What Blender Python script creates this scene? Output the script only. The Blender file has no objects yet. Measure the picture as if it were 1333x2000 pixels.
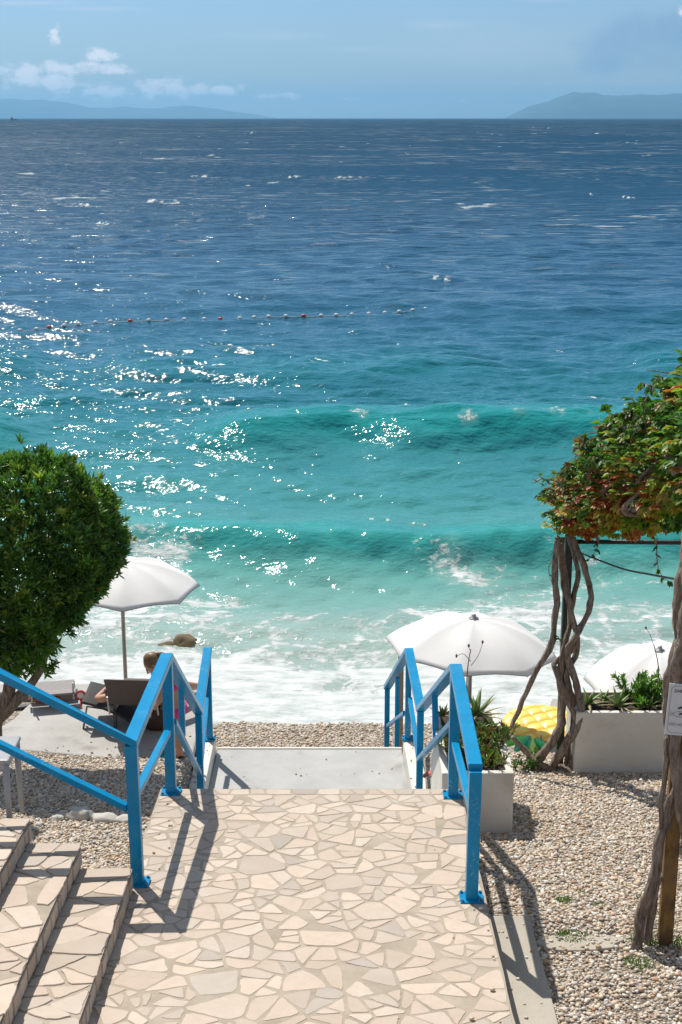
import bpy, math, random
import numpy as np
from mathutils import Vector, Matrix, noise as mnoise
R = math.radians
random.seed(7)
rng = np.random.default_rng(11)
S = bpy.context.scene
COL = S.collection

# ------------------------------------------------------------------ camera
CAM_H, TH, FPX = 4.6, R(15.48), 2777.8
cd = bpy.data.cameras.new('camera'); cam = bpy.data.objects.new('camera', cd); COL.objects.link(cam)
cam.location = (0, 0, CAM_H); cam.rotation_euler = (math.pi/2 - TH, 0, 0)
cd.sensor_fit = 'VERTICAL'; cd.sensor_height = 36; cd.sensor_width = 24; cd.lens = 50
cd.clip_start = 0.1; cd.clip_end = 120000
S.camera = cam

# ------------------------------------------------------------------ light
SUN_V = Vector((-0.34, 0.60, 0.96)).normalized()
SUN_EL = math.asin(SUN_V.z); SUN_AZ = math.atan2(SUN_V.x, SUN_V.y)
sd = bpy.data.lights.new('sun', 'SUN'); sd.energy = 4.9; sd.angle = R(0.53); sd.color = (1.0, 0.95, 0.87)
sun = bpy.data.objects.new('sun', sd); COL.objects.link(sun)
sun.rotation_euler = (-SUN_V).to_track_quat('-Z', 'Y').to_euler()
S.view_settings.view_transform = 'Standard'; S.view_settings.look = 'None'
S.view_settings.exposure = 0.12; S.view_settings.gamma = 1.0
S.cycles.max_bounces = 6; S.cycles.transparent_max_bounces = 8; S.cycles.volume_bounces = 0
S.cycles.sample_clamp_indirect = 6.0; S.cycles.caustics_reflective = False; S.cycles.caustics_refractive = False

W = bpy.data.worlds.new('World'); S.world = W; W.use_nodes = True
def build_world():
    nt = W.node_tree; N = nt.nodes; L = nt.links; N.clear()
    out = N.new('ShaderNodeOutputWorld'); bg = N.new('ShaderNodeBackground'); bg.inputs['Strength'].default_value = 0.10
    sky = N.new('ShaderNodeTexSky'); sky.sky_type = 'NISHITA'; sky.sun_disc = False
    sky.sun_elevation = SUN_EL; sky.sun_rotation = SUN_AZ
    sky.altitude = 0; sky.air_density = 1.0; sky.dust_density = 0.7; sky.ozone_density = 2.0
    tc = N.new('ShaderNodeTexCoord'); sep = N.new('ShaderNodeSeparateXYZ'); L.new(tc.outputs['Generated'], sep.inputs[0])
    def M(op, a, b=None, c=None):
        n = N.new('ShaderNodeMath'); n.operation = op
        for i, v in enumerate((a, b, c)):
            if v is None: continue
            if isinstance(v, (int, float)): n.inputs[i].default_value = v
            else: L.new(v, n.inputs[i])
        return n.outputs[0]
    yy = M('MAXIMUM', sep.outputs['Y'], 0.05)
    u = M('MULTIPLY', M('DIVIDE', sep.outputs['X'], yy), 10.0)      # azimuth and elevation in tenths of a radian
    v = M('MULTIPLY', M('DIVIDE', sep.outputs['Z'], yy), 10.0)
    comb = N.new('ShaderNodeCombineXYZ'); L.new(u, comb.inputs[0]); L.new(M('MULTIPLY', v, 1.5), comb.inputs[1])
    def noise(scale, detail, rough, dist=0.0, off=0.0):
        n = N.new('ShaderNodeTexNoise'); n.inputs['Scale'].default_value = scale; n.inputs['Detail'].default_value = detail
        n.inputs['Roughness'].default_value = rough; n.inputs['Distortion'].default_value = dist
        mp = N.new('ShaderNodeMapping'); mp.inputs['Location'].default_value = (off, off*0.7, off*1.3)
        L.new(comb.outputs[0], mp.inputs[0]); L.new(mp.outputs[0], n.inputs['Vector'])
        return n.outputs['Fac']
    def blob(uc, vc, ru, rv, s):
        a = M('DIVIDE', M('SUBTRACT', u, uc), ru); b = M('DIVIDE', M('SUBTRACT', v, vc), rv)
        r2 = M('ADD', M('MULTIPLY', a, a), M('MULTIPLY', b, b))
        return M('MULTIPLY', M('EXPONENT', M('MULTIPLY', r2, -1.0)), s)
    def sumup(bl):
        t = bl[0]
        for b in bl[1:]: t = M('MAXIMUM', t, b)
        return t
    def U(px): return (px-666.5)/2882*10
    def V_(py): return (233-py)/2990*10
    # white heaped clouds low over the left-hand island
    cum = sumup([blob(U(x), V_(y), rx/288, ry/299, s) for x, y, rx, ry, s in (
        (40, 142, 75, 17, 1.0), (140, 138, 60, 17, 1.0), (205, 108, 45, 13, 1.0), (225, 140, 50, 12, .9), (115, 72, 14, 18, .95),
        (330, 170, 55, 20, 1.0), (120, 168, 110, 14, .85), (435, 178, 45, 13, .95), (560, 192, 40, 8, .75), (250, 182, 190, 17, .80), (80, 158, 100, 16, .85), (380, 176, 90, 14, .85), (500, 190, 25, 7, .8),
        (1330, 32, 24, 14, 1.0), (903, 199, 10, 3, .8), (690, 196, 30, 3, .6))])
    n1 = noise(6.5, 10, 0.62, 0.1)
    cm = N.new('ShaderNodeMapRange'); cm.interpolation_type = 'SMOOTHSTEP'
    L.new(M('ADD', M('MULTIPLY', n1, 2.8), M('MULTIPLY', cum, 0.80)), cm.inputs[0])
    cm.inputs[1].default_value = 1.58; cm.inputs[2].default_value = 2.25; cm.inputs[3].default_value = 0; cm.inputs[4].default_value = 0.95
    cg = N.new('ShaderNodeMapRange'); cg.interpolation_type = 'SMOOTHSTEP'; L.new(cum, cg.inputs[0]); cg.inputs[1].default_value = .06; cg.inputs[2].default_value = .4; cmo = M('MULTIPLY', cm.outputs[0], cg.outputs[0])
    # thin streaks
    thin = sumup([blob(U(x), V_(y), rx/288, ry/299, s) for x, y, rx, ry, s in (
        (60, 13, 90, 4, 1), (200, 24, 70, 4, 1), (860, 54, 60, 10, .9), (520, 75, 110, 9, .5), (950, 100, 190, 45, .55), (720, 100, 80, 8, .5), (1060, 5, 40, 6, .7), (620, 215, 400, 18, .45), (1250, 160, 200, 22, .55))])
    n2 = noise(3.0, 5, 0.55, 0.3, 4.0)
    tm = M('MULTIPLY', M('MULTIPLY', thin, n2), 0.62)
    # large blue-grey cloud body upper right
    dark = sumup([blob(U(x), V_(y), rx/288, ry/299, s) for x, y, rx, ry, s in ((1190, 95, 110, 55, 1), (1320, 90, 170, 80, 1), (1110, 90, 70, 26, .8))])
    n3 = noise(2.2, 6, 0.55, 0.2, 9.0)
    dm = N.new('ShaderNodeMapRange'); dm.interpolation_type = 'SMOOTHSTEP'
    L.new(M('ADD', M('MULTIPLY', n3, 1.6), M('MULTIPLY', dark, 0.7)), dm.inputs[0])
    dm.inputs[1].default_value = 1.05; dm.inputs[2].default_value = 1.6; dm.inputs[3].default_value = 0; dm.inputs[4].default_value = 0.7
    tint = N.new('ShaderNodeMix'); tint.data_type = 'RGBA'; tint.blend_type = 'MULTIPLY'; tint.inputs[0].default_value = 1.0
    hz = N.new('ShaderNodeMapRange'); hz.interpolation_type = 'SMOOTHSTEP'; L.new(sep.outputs['Z'], hz.inputs[0]); hz.inputs[1].default_value = .02; hz.inputs[2].default_value = .5
    tcol = N.new('ShaderNodeMix'); tcol.data_type = 'RGBA'; L.new(hz.outputs[0], tcol.inputs[0]); tcol.inputs[6].default_value = SKY_LOW; tcol.inputs[7].default_value = SKY_TINT
    L.new(sky.outputs[0], tint.inputs[6]); L.new(tcol.outputs[2], tint.inputs[7])
    last = tint.outputs[2]
    # unseen white cloud overhead and inland, added to neutralise the blue skylight
    hi = N.new('ShaderNodeTexNoise'); hi.inputs['Scale'].default_value = 2.3; hi.inputs['Detail'].default_value = 6; L.new(tc.outputs['Generated'], hi.inputs['Vector'])
    hm = N.new('ShaderNodeMapRange'); hm.interpolation_type = 'SMOOTHSTEP'; L.new(hi.outputs['Fac'], hm.inputs[0]); hm.inputs[1].default_value = .40; hm.inputs[2].default_value = .62; hm.inputs[4].default_value = .75
    up_ = N.new('ShaderNodeMapRange'); up_.interpolation_type = 'SMOOTHSTEP'; L.new(M('SUBTRACT', sep.outputs['Z'], M('MULTIPLY', sep.outputs['Y'], .8)), up_.inputs[0]); up_.inputs[1].default_value = -.35; up_.inputs[2].default_value = .3
    cl = N.new('ShaderNodeMix'); cl.data_type = 'RGBA'; L.new(M('MULTIPLY', hm.outputs[0], up_.outputs[0]), cl.inputs[0]); L.new(last, cl.inputs[6]); cl.inputs[7].default_value = (5.2, 5.0, 4.8, 1); last = cl.outputs[2]
    for fac, c in ((dm.outputs[0], (2.2, 3.5, 5.5, 1)), (tm, (7.0, 7.6, 8.8, 1)), (cmo, (9.2, 9.0, 9.4, 1))):
        mx = N.new('ShaderNodeMix'); mx.data_type = 'RGBA'; L.new(fac, mx.inputs[0]); L.new(last, mx.inputs[6]); mx.inputs[7].default_value = c
        last = mx.outputs[2]
    L.new(last, bg.inputs['Color']); L.new(bg.outputs[0], out.inputs[0])
SKY_TINT = (0.85, 0.93, 0.95, 1); SKY_LOW = (0.54, 0.71, 0.97, 1)
build_world()

# ------------------------------------------------------------------ helpers
def ray(px, py):
    u = (px-666.5)/FPX; v = (py-1000)/FPX
    return u, math.cos(TH)-v*math.sin(TH), -math.sin(TH)-v*math.cos(TH)
def P(px, py, d):
    """point seen at a place of the photograph, d metres ahead"""
    u, y, z = ray(px, py); t = d/y
    return Vector((t*u, d, CAM_H+t*z))
def PZ(px, py, zz):
    u, y, z = ray(px, py); t = (zz-CAM_H)/z
    return Vector((t*u, t*y, zz))

def tag(o, label=None, cat=None, group=None, kind=None):
    if label: o['label'] = label
    if cat: o['category'] = cat
    if group: o['group'] = group
    if kind: o['kind'] = kind
    return o
def thing(name, label, cat, loc=(0, 0, 0), group=None, rz=0):
    o = bpy.data.objects.new(name, None); COL.objects.link(o); o.location = loc; o.rotation_euler = (0, 0, rz)
    o.empty_display_size = 0.2
    return tag(o, label, cat, group)
def link(name, me, mats, parent=None, smooth=False, loc=None):
    o = bpy.data.objects.new(name, me); COL.objects.link(o)
    for m in (mats if isinstance(mats, (list, tuple)) else [mats]): me.materials.append(m)
    if smooth: me.polygons.foreach_set('use_smooth', [True]*len(me.polygons))
    if parent: o.parent = parent
    if loc is not None: o.location = loc
    return o
def npmesh(name, V, F, col=None, colname='col'):
    """V (n,3), F (m,k) arrays"""
    me = bpy.data.meshes.new(name); V = np.asarray(V, np.float32); F = np.asarray(F, np.int32)
    me.vertices.add(len(V)); me.vertices.foreach_set('co', V.ravel())
    k = F.shape[1]; me.loops.add(F.size); me.loops.foreach_set('vertex_index', F.ravel())
    me.polygons.add(len(F)); me.polygons.foreach_set('loop_start', np.arange(0, F.size, k, dtype=np.int32))
    me.update(calc_edges=True); me.validate()
    if col is not None:
        a = me.attributes.new(colname, 'FLOAT_COLOR', 'POINT')
        c = np.ones((len(V), 4), np.float32); c[:, :3] = col; a.data.foreach_set('color', c.ravel())
    return me
class MB:
    def __init__(s): s.v = []; s.f = []; s.m = []; s.c = []
    def add(s, v, f, mi=0, col=None):
        b = len(s.v); s.v += [tuple(p) for p in v]; s.f += [tuple(b+i for i in q) for q in f]; s.m += [mi]*len(f)
        s.c += [col or (1, 1, 1)]*len(v)
    def box(s, c, size, mi=0, rot=None, col=None):
        x, y, z = [q/2 for q in size]
        v = [Vector(p) for p in ((-x, -y, -z), (x, -y, -z), (x, y, -z), (-x, y, -z), (-x, -y, z), (x, -y, z), (x, y, z), (-x, y, z))]
        if rot is not None: v = [rot @ p for p in v]
        s.add([p+Vector(c) for p in v], [(0, 3, 2, 1), (4, 5, 6, 7), (0, 1, 5, 4), (1, 2, 6, 5), (2, 3, 7, 6), (3, 0, 4, 7)], mi, col)
    def tube(s, pts, rad, n=8, mi=0, cap=True, wob=0.0, sq=1.0):
        pts = [Vector(p) for p in pts]; k = len(pts)
        if isinstance(rad, (int, float)): rad = [rad]*k
        rings = []; prev = None
        for i, p in enumerate(pts):
            t = (pts[min(i+1, k-1)]-pts[max(i-1, 0)])
            t = t.normalized() if t.length > 1e-9 else Vector((0, 0, 1))
            if prev is None:
                a = Vector((1, 0, 0)) if abs(t.x) < .8 else Vector((0, 1, 0)); a = (a-t*a.dot(t)).normalized()
            else: a = (prev-t*prev.dot(t)).normalized()
            prev = a; b = t.cross(a); ring = []
            for j in range(n):
                th = 2*math.pi*j/n; r = rad[i]
                if wob: r *= 1+wob*(mnoise.noise(p*5+Vector((math.cos(th), math.sin(th), i*.13))*0.9)+.8*mnoise.noise(p*17+Vector((math.cos(th), math.sin(th), 0))*1.6)+.7*max(0, mnoise.noise(p*9+Vector((5, 2, 1)))-.25))
                ring.append(p+(a*math.cos(th)+b*math.sin(th)*sq)*r)
            rings.append(ring)
        v = [q for r_ in rings for q in r_]; f = []
        for i in range(k-1):
            for j in range(n):
                f.append((i*n+j, i*n+(j+1) % n, (i+1)*n+(j+1) % n, (i+1)*n+j))
        if cap: f.append(tuple(range(n-1, -1, -1))); f.append(tuple((k-1)*n+j for j in range(n)))
        s.add(v, f, mi)
    def sweep(s, pts, w, h, mi=0, ends=None):
        """rectangular tube along a polyline with mitred joints; section kept upright"""
        pts = [Vector(p) for p in pts]; k = len(pts); v = []
        for i, p in enumerate(pts):
            d0 = (p-pts[i-1]) if i > 0 else None; d1 = (pts[i+1]-p) if i < k-1 else None
            def side(d): return Vector((d.y, -d.x, 0)).normalized()
            if d0 is None: sd_ = side(d1)
            elif d1 is None: sd_ = side(d0)
            else:
                a, b = side(d0), side(d1); m = (a+b).normalized(); sd_ = m/max(.4, m.dot(a))
            sl = max(abs((d or d1).normalized().z) for d in (d0, d1) if d is not None)
            hh = h/max(.6, math.sqrt(1-sl*sl)) if (d0 is None or d1 is None) else h/max(.6, math.sqrt(1-sl*sl*.6))
            for a_, b_ in ((-1, -1), (1, -1), (1, 1), (-1, 1)): v.append(p+sd_*a_*w/2+Vector((0, 0, b_*hh/2)))
        f = [(0, 1, 2, 3), tuple((k-1)*4+j for j in (3, 2, 1, 0))]
        for i in range(k-1):
            for j in range(4): f.append((i*4+j, (i+1)*4+j, (i+1)*4+(j+1) % 4, i*4+(j+1) % 4))
        s.add(v, f, mi)
    def build(s, name, mats, parent=None, smooth=False, bevel=0, loc=None, cols=False):
        me = bpy.data.meshes.new(name); me.from_pydata(s.v, [], s.f); 
        if cols:
            a = me.attributes.new('col', 'FLOAT_COLOR', 'POINT')
            c = np.ones((len(s.v), 4), np.float32); c[:, :3] = np.array(s.c); a.data.foreach_set('color', c.ravel())
        o = link(name, me, mats, parent, smooth, loc)
        me.polygons.foreach_set('material_index', s.m)
        import bmesh
        bm = bmesh.new(); bm.from_mesh(me); bmesh.ops.recalc_face_normals(bm, faces=bm.faces); bm.to_mesh(me); bm.free()
        if bevel:
            b = o.modifiers.new('bevel', 'BEVEL'); b.width = bevel; b.segments = 2; b.limit_method = 'ANGLE'; b.angle_limit = R(35)
        return o
def smooth_path(pts, n=6, jit=0.0):
    pts = [Vector(p) for p in pts]; out = []
    for i in range(len(pts)-1):
        p0 = pts[max(i-1, 0)]; p1 = pts[i]; p2 = pts[i+1]; p3 = pts[min(i+2, len(pts)-1)]
        for k in range(n):
            t = k/n
            q = 0.5*((2*p1)+(-p0+p2)*t+(2*p0-5*p1+4*p2-p3)*t*t+(-p0+3*p1-3*p2+p3)*t**3)
            if jit: q += Vector(mnoise.noise_vector(q*7))*jit
            out.append(q)
    out.append(pts[-1]); return out
def lerp_list(vals, n):
    return list(np.interp(np.linspace(0, 1, n), np.linspace(0, 1, len(vals)), vals))

# numpy value noise
def hash2(i, j, s):
    h = (i.astype(np.int64)*374761393+j.astype(np.int64)*668265263+s*1442695041) & 0x7fffffff
    h = ((h ^ (h >> 13))*1274126177) & 0x7fffffff
    return ((h ^ (h >> 16)) & 0xffff)/65535.0
def vnoise(x, y, s=0):
    xi = np.floor(x); yi = np.floor(y); fx = x-xi; fy = y-yi; fx = fx*fx*(3-2*fx); fy = fy*fy*(3-2*fy)
    a = hash2(xi, yi, s); b = hash2(xi+1, yi, s); c = hash2(xi, yi+1, s); d = hash2(xi+1, yi+1, s)
    return a*(1-fx)*(1-fy)+b*fx*(1-fy)+c*(1-fx)*fy+d*fx*fy
def fbm(x, y, s=0, o=4):
    t = 0; a = .5; n = 0
    for k in range(o): t = t+a*vnoise(x*2**k, y*2**k, s+k*17); n += a; a *= .5
    return t/n
def sst(a, b, x):
    t = np.clip((x-a)/(b-a), 0, 1); return t*t*(3-2*t)

# ------------------------------------------------------------------ materials
class NT:
    def __init__(s, name):
        s.m = bpy.data.materials.new(name); s.m.use_nodes = True; s.t = s.m.node_tree; s.N = s.t.nodes; s.L = s.t.links
        s.b = s.N['Principled BSDF']; s.out = s.N['Material Output']
        s.tc = s.N.new('ShaderNodeTexCoord')
    def set(s, k, v): s.b.inputs[k].default_value = v
    def lk(s, a, b): s.L.new(a, b)
    def map(s, scale=(1, 1, 1), coord='Object', loc=(0, 0, 0)):
        m = s.N.new('ShaderNodeMapping'); m.inputs['Scale'].default_value = scale; m.inputs['Location'].default_value = loc
        s.lk(s.tc.outputs[coord], m.inputs[0]); return m.outputs[0]
    def noise(s, scale, detail=4, rough=.55, vec=None, dist=0):
        n = s.N.new('ShaderNodeTexNoise'); n.inputs['Scale'].default_value = scale; n.inputs['Detail'].default_value = detail
        n.inputs['Roughness'].default_value = rough; n.inputs['Distortion'].default_value = dist
        s.lk(vec if vec is not None else s.tc.outputs['Object'], n.inputs['Vector']); return n.outputs['Fac']
    def rng(s, x, a, b, c=0, d=1, sm=False):
        n = s.N.new('ShaderNodeMapRange'); s.lk(x, n.inputs[0])
        for i, v in enumerate((a, b, c, d)): n.inputs[i+1].default_value = v
        if sm: n.interpolation_type = 'SMOOTHSTEP'
        return n.outputs[0]
    def mix(s, f, a, b, blend='MIX'):
        n = s.N.new('ShaderNodeMix'); n.data_type = 'RGBA'; n.blend_type = blend
        for i, v in ((0, f), (6, a), (7, b)):
            if isinstance(v, (int, float)): n.inputs[i].default_value = v
            elif isinstance(v, tuple): n.inputs[i].default_value = (*v, 1)[:4]
            else: s.lk(v, n.inputs[i])
        return n.outputs[2]
    def math(s, op, a, b=None):
        n = s.N.new('ShaderNodeMath'); n.operation = op
        for i, v in enumerate((a, b)):
            if v is None: continue
            if isinstance(v, (int, float)): n.inputs[i].default_value = v
            else: s.lk(v, n.inputs[i])
        return n.outputs[0]
    def ramp(s, x, stops):
        n = s.N.new('ShaderNodeValToRGB'); s.lk(x, n.inputs[0]); e = n.color_ramp.elements
        while len(e) < len(stops): e.new(.5)
        for q, (p, c) in zip(e, stops): q.position = p; q.color = (*c, 1)
        return n.outputs[0]
    def attr(s, name):
        n = s.N.new('ShaderNodeAttribute'); n.attribute_name = name; return n.outputs['Color']
    def bump(s, h, strength=.3, dist=.02, normal=None):
        n = s.N.new('ShaderNodeBump'); n.inputs['Strength'].default_value = strength; n.inputs['Distance'].default_value = dist
        s.lk(h, n.inputs['Height'])
        if normal is not None: s.lk(normal, n.inputs['Normal'])
        return n.outputs[0]
    def col(s, c): s.lk(c, s.b.inputs['Base Color'])
    def nrm(s, c): s.lk(c, s.b.inputs['Normal'])
def simple(name, c, rough=.6, var=.12, scale=8, bump=.15, bd=.004, metal=0, c2=None):
    t = NT(name); n = t.noise(scale, 5)
    c2 = c2 or tuple(q*(1-var*2) for q in c)
    t.col(t.mix(t.rng(n, .3, .7), c2, c)); t.set('Roughness', rough); t.set('Metallic', metal)
    if bump: t.nrm(t.bump(t.noise(scale*4, 4), bump, bd))
    return t.m
def fabric(name, c, trans=.25, rough=.85):
    t = NT(name); n = t.noise(3, 4); t.col(t.mix(t.rng(n, .3, .7), tuple(q*.93 for q in c), c)); t.set('Roughness', rough)
    t.nrm(t.bump(t.noise(260, 2), .12, .002))
    tr = t.N.new('ShaderNodeBsdfTranslucent'); tr.inputs[0].default_value = (*c, 1)
    mx = t.N.new('ShaderNodeMixShader'); mx.inputs[0].default_value = trans
    t.lk(t.b.outputs[0], mx.inputs[1]); t.lk(tr.outputs[0], mx.inputs[2]); t.lk(mx.outputs[0], t.out.inputs[0])
    return t.m
def leafmat(name, trans=.35, rough=.38, gain=1.0):
    t = NT(name); c = t.attr('col'); n = t.noise(30, 3)
    c2 = t.mix(t.rng(n, .3, .7, 0, .25), c, (.02, .03, .01)); t.col(c2); t.set('Roughness', rough)
    tr = t.N.new('ShaderNodeBsdfTranslucent'); g = t.mix(1.0, c, (1.2*gain, 1.5*gain, .7*gain), 'MULTIPLY'); t.lk(g, tr.inputs[0])
    mx = t.N.new('ShaderNodeMixShader'); mx.inputs[0].default_value = trans
    t.lk(t.b.outputs[0], mx.inputs[1]); t.lk(tr.outputs[0], mx.inputs[2]); t.lk(mx.outputs[0], t.out.inputs[0])
    return t.m
def m_stone():
    t = NT('cream_stone'); a = t.attr('col'); n = t.noise(14, 6, .6); n2 = t.noise(3.5, 4)
    c = t.mix(t.rng(n, .35, .75, 0, .35), a, (.36, .29, .22)); c = t.mix(t.rng(n2, .5, .75, 0, .25), c, (.62, .57, .51)); t.col(c)
    t.set('Roughness', .75); t.nrm(t.bump(t.noise(45, 6, .65), .35, .006)); return t.m
def m_mortar():
    t = NT('mortar'); n = t.noise(6, 6, .6); c = t.mix(t.rng(n, .3, .7), (.325, .27, .21), (.445, .38, .30))
    d = t.noise(1.3, 3); c = t.mix(t.rng(d, .55, .75, 0, .4), c, (.22, .19, .15)); t.col(c); t.set('Roughness', .95)
    t.nrm(t.bump(t.noise(90, 5, .7), .5, .006)); return t.m
def m_concrete(name, c1, c2, stain=(.22, .2, .17), st=.5):
    t = NT(name); n = t.noise(2.2, 7, .62); c = t.mix(t.rng(n, .3, .7), c1, c2)
    s = t.noise(1.1, 6, .6, dist=.6); c = t.mix(t.rng(s, .54, .66, 0, st, True), c, stain)
    sp = t.noise(38, 3, .6); c = t.mix(t.rng(sp, .66, .72, 0, .5), c, stain)
    t.col(c); t.set('Roughness', .85); t.nrm(t.bump(t.noise(30, 7, .7), .3, .006)); return t.m
def m_bark():
    t = NT('vine_bark'); v = t.map((1, 1, .18)); n = t.noise(42, 6, .7, v, .6); n2 = t.noise(5, 3)
    c = t.mix(t.rng(n, .35, .65), (.075, .052, .038), (.42, .34, .275)); c = t.mix(t.rng(n2, .4, .7, 0, .4), c, (.24, .15, .10)); t.col(c)
    t.set('Roughness', .9); t.nrm(t.bump(n, 1.0, .02)); return t.m
def m_paint():
    t = NT('blue_paint'); n = t.noise(5, 4); c = t.mix(t.rng(n, .3, .7), (.0, .215, .44), (.0, .25, .50))
    sc = t.noise(1.2, 4, .6, t.map((50, 50, 50)), 1.2); m = t.noise(3.1, 2)
    k = t.math('MULTIPLY', t.rng(sc, .57, .66), t.rng(m, .50, .60)); c = t.mix(t.math('MULTIPLY', k, .5), c, (.35, .6, .72))
    ru = t.noise(26, 5, .65); rm = t.noise(2.3, 2, .5, t.map((1, 1, 1), 'Object', (7, 3, 1))); c = t.mix(t.math('MULTIPLY', t.rng(ru, .64, .68), t.rng(rm, .52, .60)), c, (.14, .06, .03)); gr = t.noise(9, 5, .7); c = t.mix(t.rng(gr, .5, .75, 0, .22), c, (.10, .20, .26)); t.col(c)
    t.set('Roughness', .30); t.set('Specular IOR Level', .25); t.nrm(t.bump(t.noise(60, 4), .08, .002)); return t.m
def m_ground():
    t = NT('gravel_ground'); v = t.N.new('ShaderNodeTexVoronoi'); v.inputs['Scale'].default_value = 38; t.lk(t.tc.outputs['Object'], v.inputs['Vector'])
    sp = t.N.new('ShaderNodeSeparateColor'); t.lk(v.outputs['Color'], sp.inputs[0])
    c = t.ramp(sp.outputs[0], [(0, (.16, .13, .10)), (.35, (.36, .29, .22)), (.7, (.52, .45, .37)), (1, (.6, .56, .5))])
    d = t.rng(v.outputs['Distance'], .25, .7); c = t.mix(t.math('MULTIPLY', d, .8), c, (.10, .08, .06)); t.col(c); t.set('Roughness', .9)
    t.nrm(t.bump(t.math('SUBTRACT', 1, v.outputs['Distance']), .8, .015)); return t.m
def m_attr(name, rough=.7, bump=.2, bd=.003, sc=60, var=.2):
    t = NT(name); a = t.attr('col'); n = t.noise(sc, 4); t.col(t.mix(t.rng(n, .3, .7, 0, var), a, (.2, .17, .14)))
    t.set('Roughness', rough); t.nrm(t.bump(n, bump, bd)); return t.m

# ------------------------------------------------------------------ ground levels
def floor_z(y): return -(y-7.83)*0.105
GY = [-30, 0, 6, 7.1, 8.0, 10.2, 12.5, 13.0, 14.7, 15.4, 17.75, 21, 27, 60]
GZ = [.1, -.02, -.12, -.21, -.30, -.87, -1.42, -1.56, -1.66, -2.72, -3.30, -4.0, -5.2, -10.5]
CY = [-30, 8.0, 9.4, 10.0, 12.0, 13.7, 15.4, 17.75, 21, 27, 60]
CZ = [-.3, -.45, -.75, -1.2, -1.95, -2.15, -2.74, -3.30, -4.0, -5.2, -10.5]
RY = [-30, 0, 6, 7.1, 8.0, 10.2, 12.5, 13.2, 14.6, 17.75, 21, 27, 60]
RZ = [.1, -.02, -.12, -.21, -.30, -.87, -1.42, -1.60, -2.52, -3.30, -4.0, -5.2, -10.5]
SEA = -3.3
def ground(x, y):
    x = np.asarray(x, float); y = np.asarray(y, float)
    l = np.interp(y, GY, GZ); c = np.interp(y, CY, CZ); r = np.interp(y, RY, RZ)
    wl = sst(-1.52, -1.40, x); wr = sst(.74, .86, x)
    wl2 = np.where(y < 9.7, sst(-1.32, -1.30, x), wl); wr2 = np.where(y < 9.7, sst(.88, .90, x), wr)
    z = l*(1-wl2)+c*wl2; z = z*(1-wr2)+r*wr2
    return z+(fbm(x*1.1+50, y*1.1, 3, 3)-.5)*.05

# ================================================================== SETTING
def build_ground():
    xs = np.concatenate([np.linspace(-60, -6.5, 12), np.arange(-6, 6.01, .06), np.linspace(6.5, 60, 12)])
    ys = np.concatenate([np.linspace(-30, 3.5, 12), np.arange(4, 19, .07), np.linspace(19.5, 60, 20)])
    X, Y = np.meshgrid(xs, ys); Z = ground(X, Y)
    V = np.stack([X.ravel(), Y.ravel(), Z.ravel()], 1); nx = len(xs); ny = len(ys)
    i = np.arange((nx-1)*(ny-1)); a = (i//(nx-1))*nx+i % (nx-1)
    F = np.stack([a, a+1, a+nx+1, a+nx], 1)
    tag(link('ground', npmesh('ground', V, F), m_ground(), None, True), kind='structure')
build_ground()

ICO_V = None
def ico():
    global ICO_V, ICO_F
    if ICO_V is None:
        import bmesh
        bm = bmesh.new(); bmesh.ops.create_icosphere(bm, subdivisions=1, radius=1)
        ICO_V = np.array([v.co[:] for v in bm.verts]); ICO_F = np.array([[v.index for v in f.verts] for f in bm.faces]); bm.free()
    return ICO_V, ICO_F
PAL = np.array([(.66, .60, .52), (.74, .70, .64), (.62, .50, .37), (.56, .42, .28), (.47, .33, .21), (.38, .33, .28), (.68, .55, .41), (.52, .28, .17), (.72, .63, .50), (.30, .24, .19)])
PW = np.array([.20, .14, .16, .11, .06, .08, .12, .025, .09, .015]); PW = PW/PW.sum()
def pebbles(name, xf, y0, y1, dens, size, seed, tone=1.0, label=None, keep=None, pal=None, pw=None):
    g = np.random.default_rng(seed); xa, xb = min(xf(y0)[0], xf(y1)[0]), max(xf(y0)[1], xf(y1)[1])
    n = int(dens*(xb-xa)*(y1-y0)); x = g.uniform(xa, xb, n); y = g.uniform(y0, y1, n)
    lo = np.array([xf(q)[0] for q in (y0, y1)]); hi = np.array([xf(q)[1] for q in (y0, y1)])
    t = (y-y0)/(y1-y0); ok = (x > lo[0]+(lo[1]-lo[0])*t) & (x < hi[0]+(hi[1]-hi[0])*t)
    if keep is not None: ok &= keep(x, y)
    x = x[ok]; y = y[ok]; n = len(x); z = ground(x, y)
    IV, IF = ico(); r = size*np.exp(g.normal(0, .34, n)); r = np.minimum(r, size*2.3)
    sc = np.stack([r*g.uniform(.8, 1.25, n), r*g.uniform(.65, 1.0, n), r*g.uniform(.4, .75, n)], 1)
    a = g.uniform(0, 2*np.pi, n); tx = g.normal(0, .35, n)
    v = IV[None]*sc[:, None, :]*(1+g.uniform(-.16, .16, (n, 12, 1)))
    ca, sa = np.cos(tx)[:, None], np.sin(tx)[:, None]
    v = np.stack([v[..., 0], v[..., 1]*ca-v[..., 2]*sa, v[..., 1]*sa+v[..., 2]*ca], 2)
    ca, sa = np.cos(a)[:, None], np.sin(a)[:, None]
    v = np.stack([v[..., 0]*ca-v[..., 1]*sa, v[..., 0]*sa+v[..., 1]*ca, v[..., 2]], 2)
    v += np.stack([x, y, z+g.uniform(.1, .75, n)*r], 1)[:, None, :]
    F = (IF[None]+(np.arange(n)*12)[:, None, None]).reshape(-1, 3)
    c = PAL[g.choice(len(PAL), n, p=PW)]*g.uniform(.72, 1.12, (n, 1))*tone
    o = link(name, npmesh(name, v.reshape(-1, 3), F, np.repeat(c, 12, 0)), M_PEB, None, False)
    tag(o, label, 'gravel', kind='stuff'); return o
M_PEB = m_attr('pebble', .75, .25, .003, 90, .25)
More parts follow.
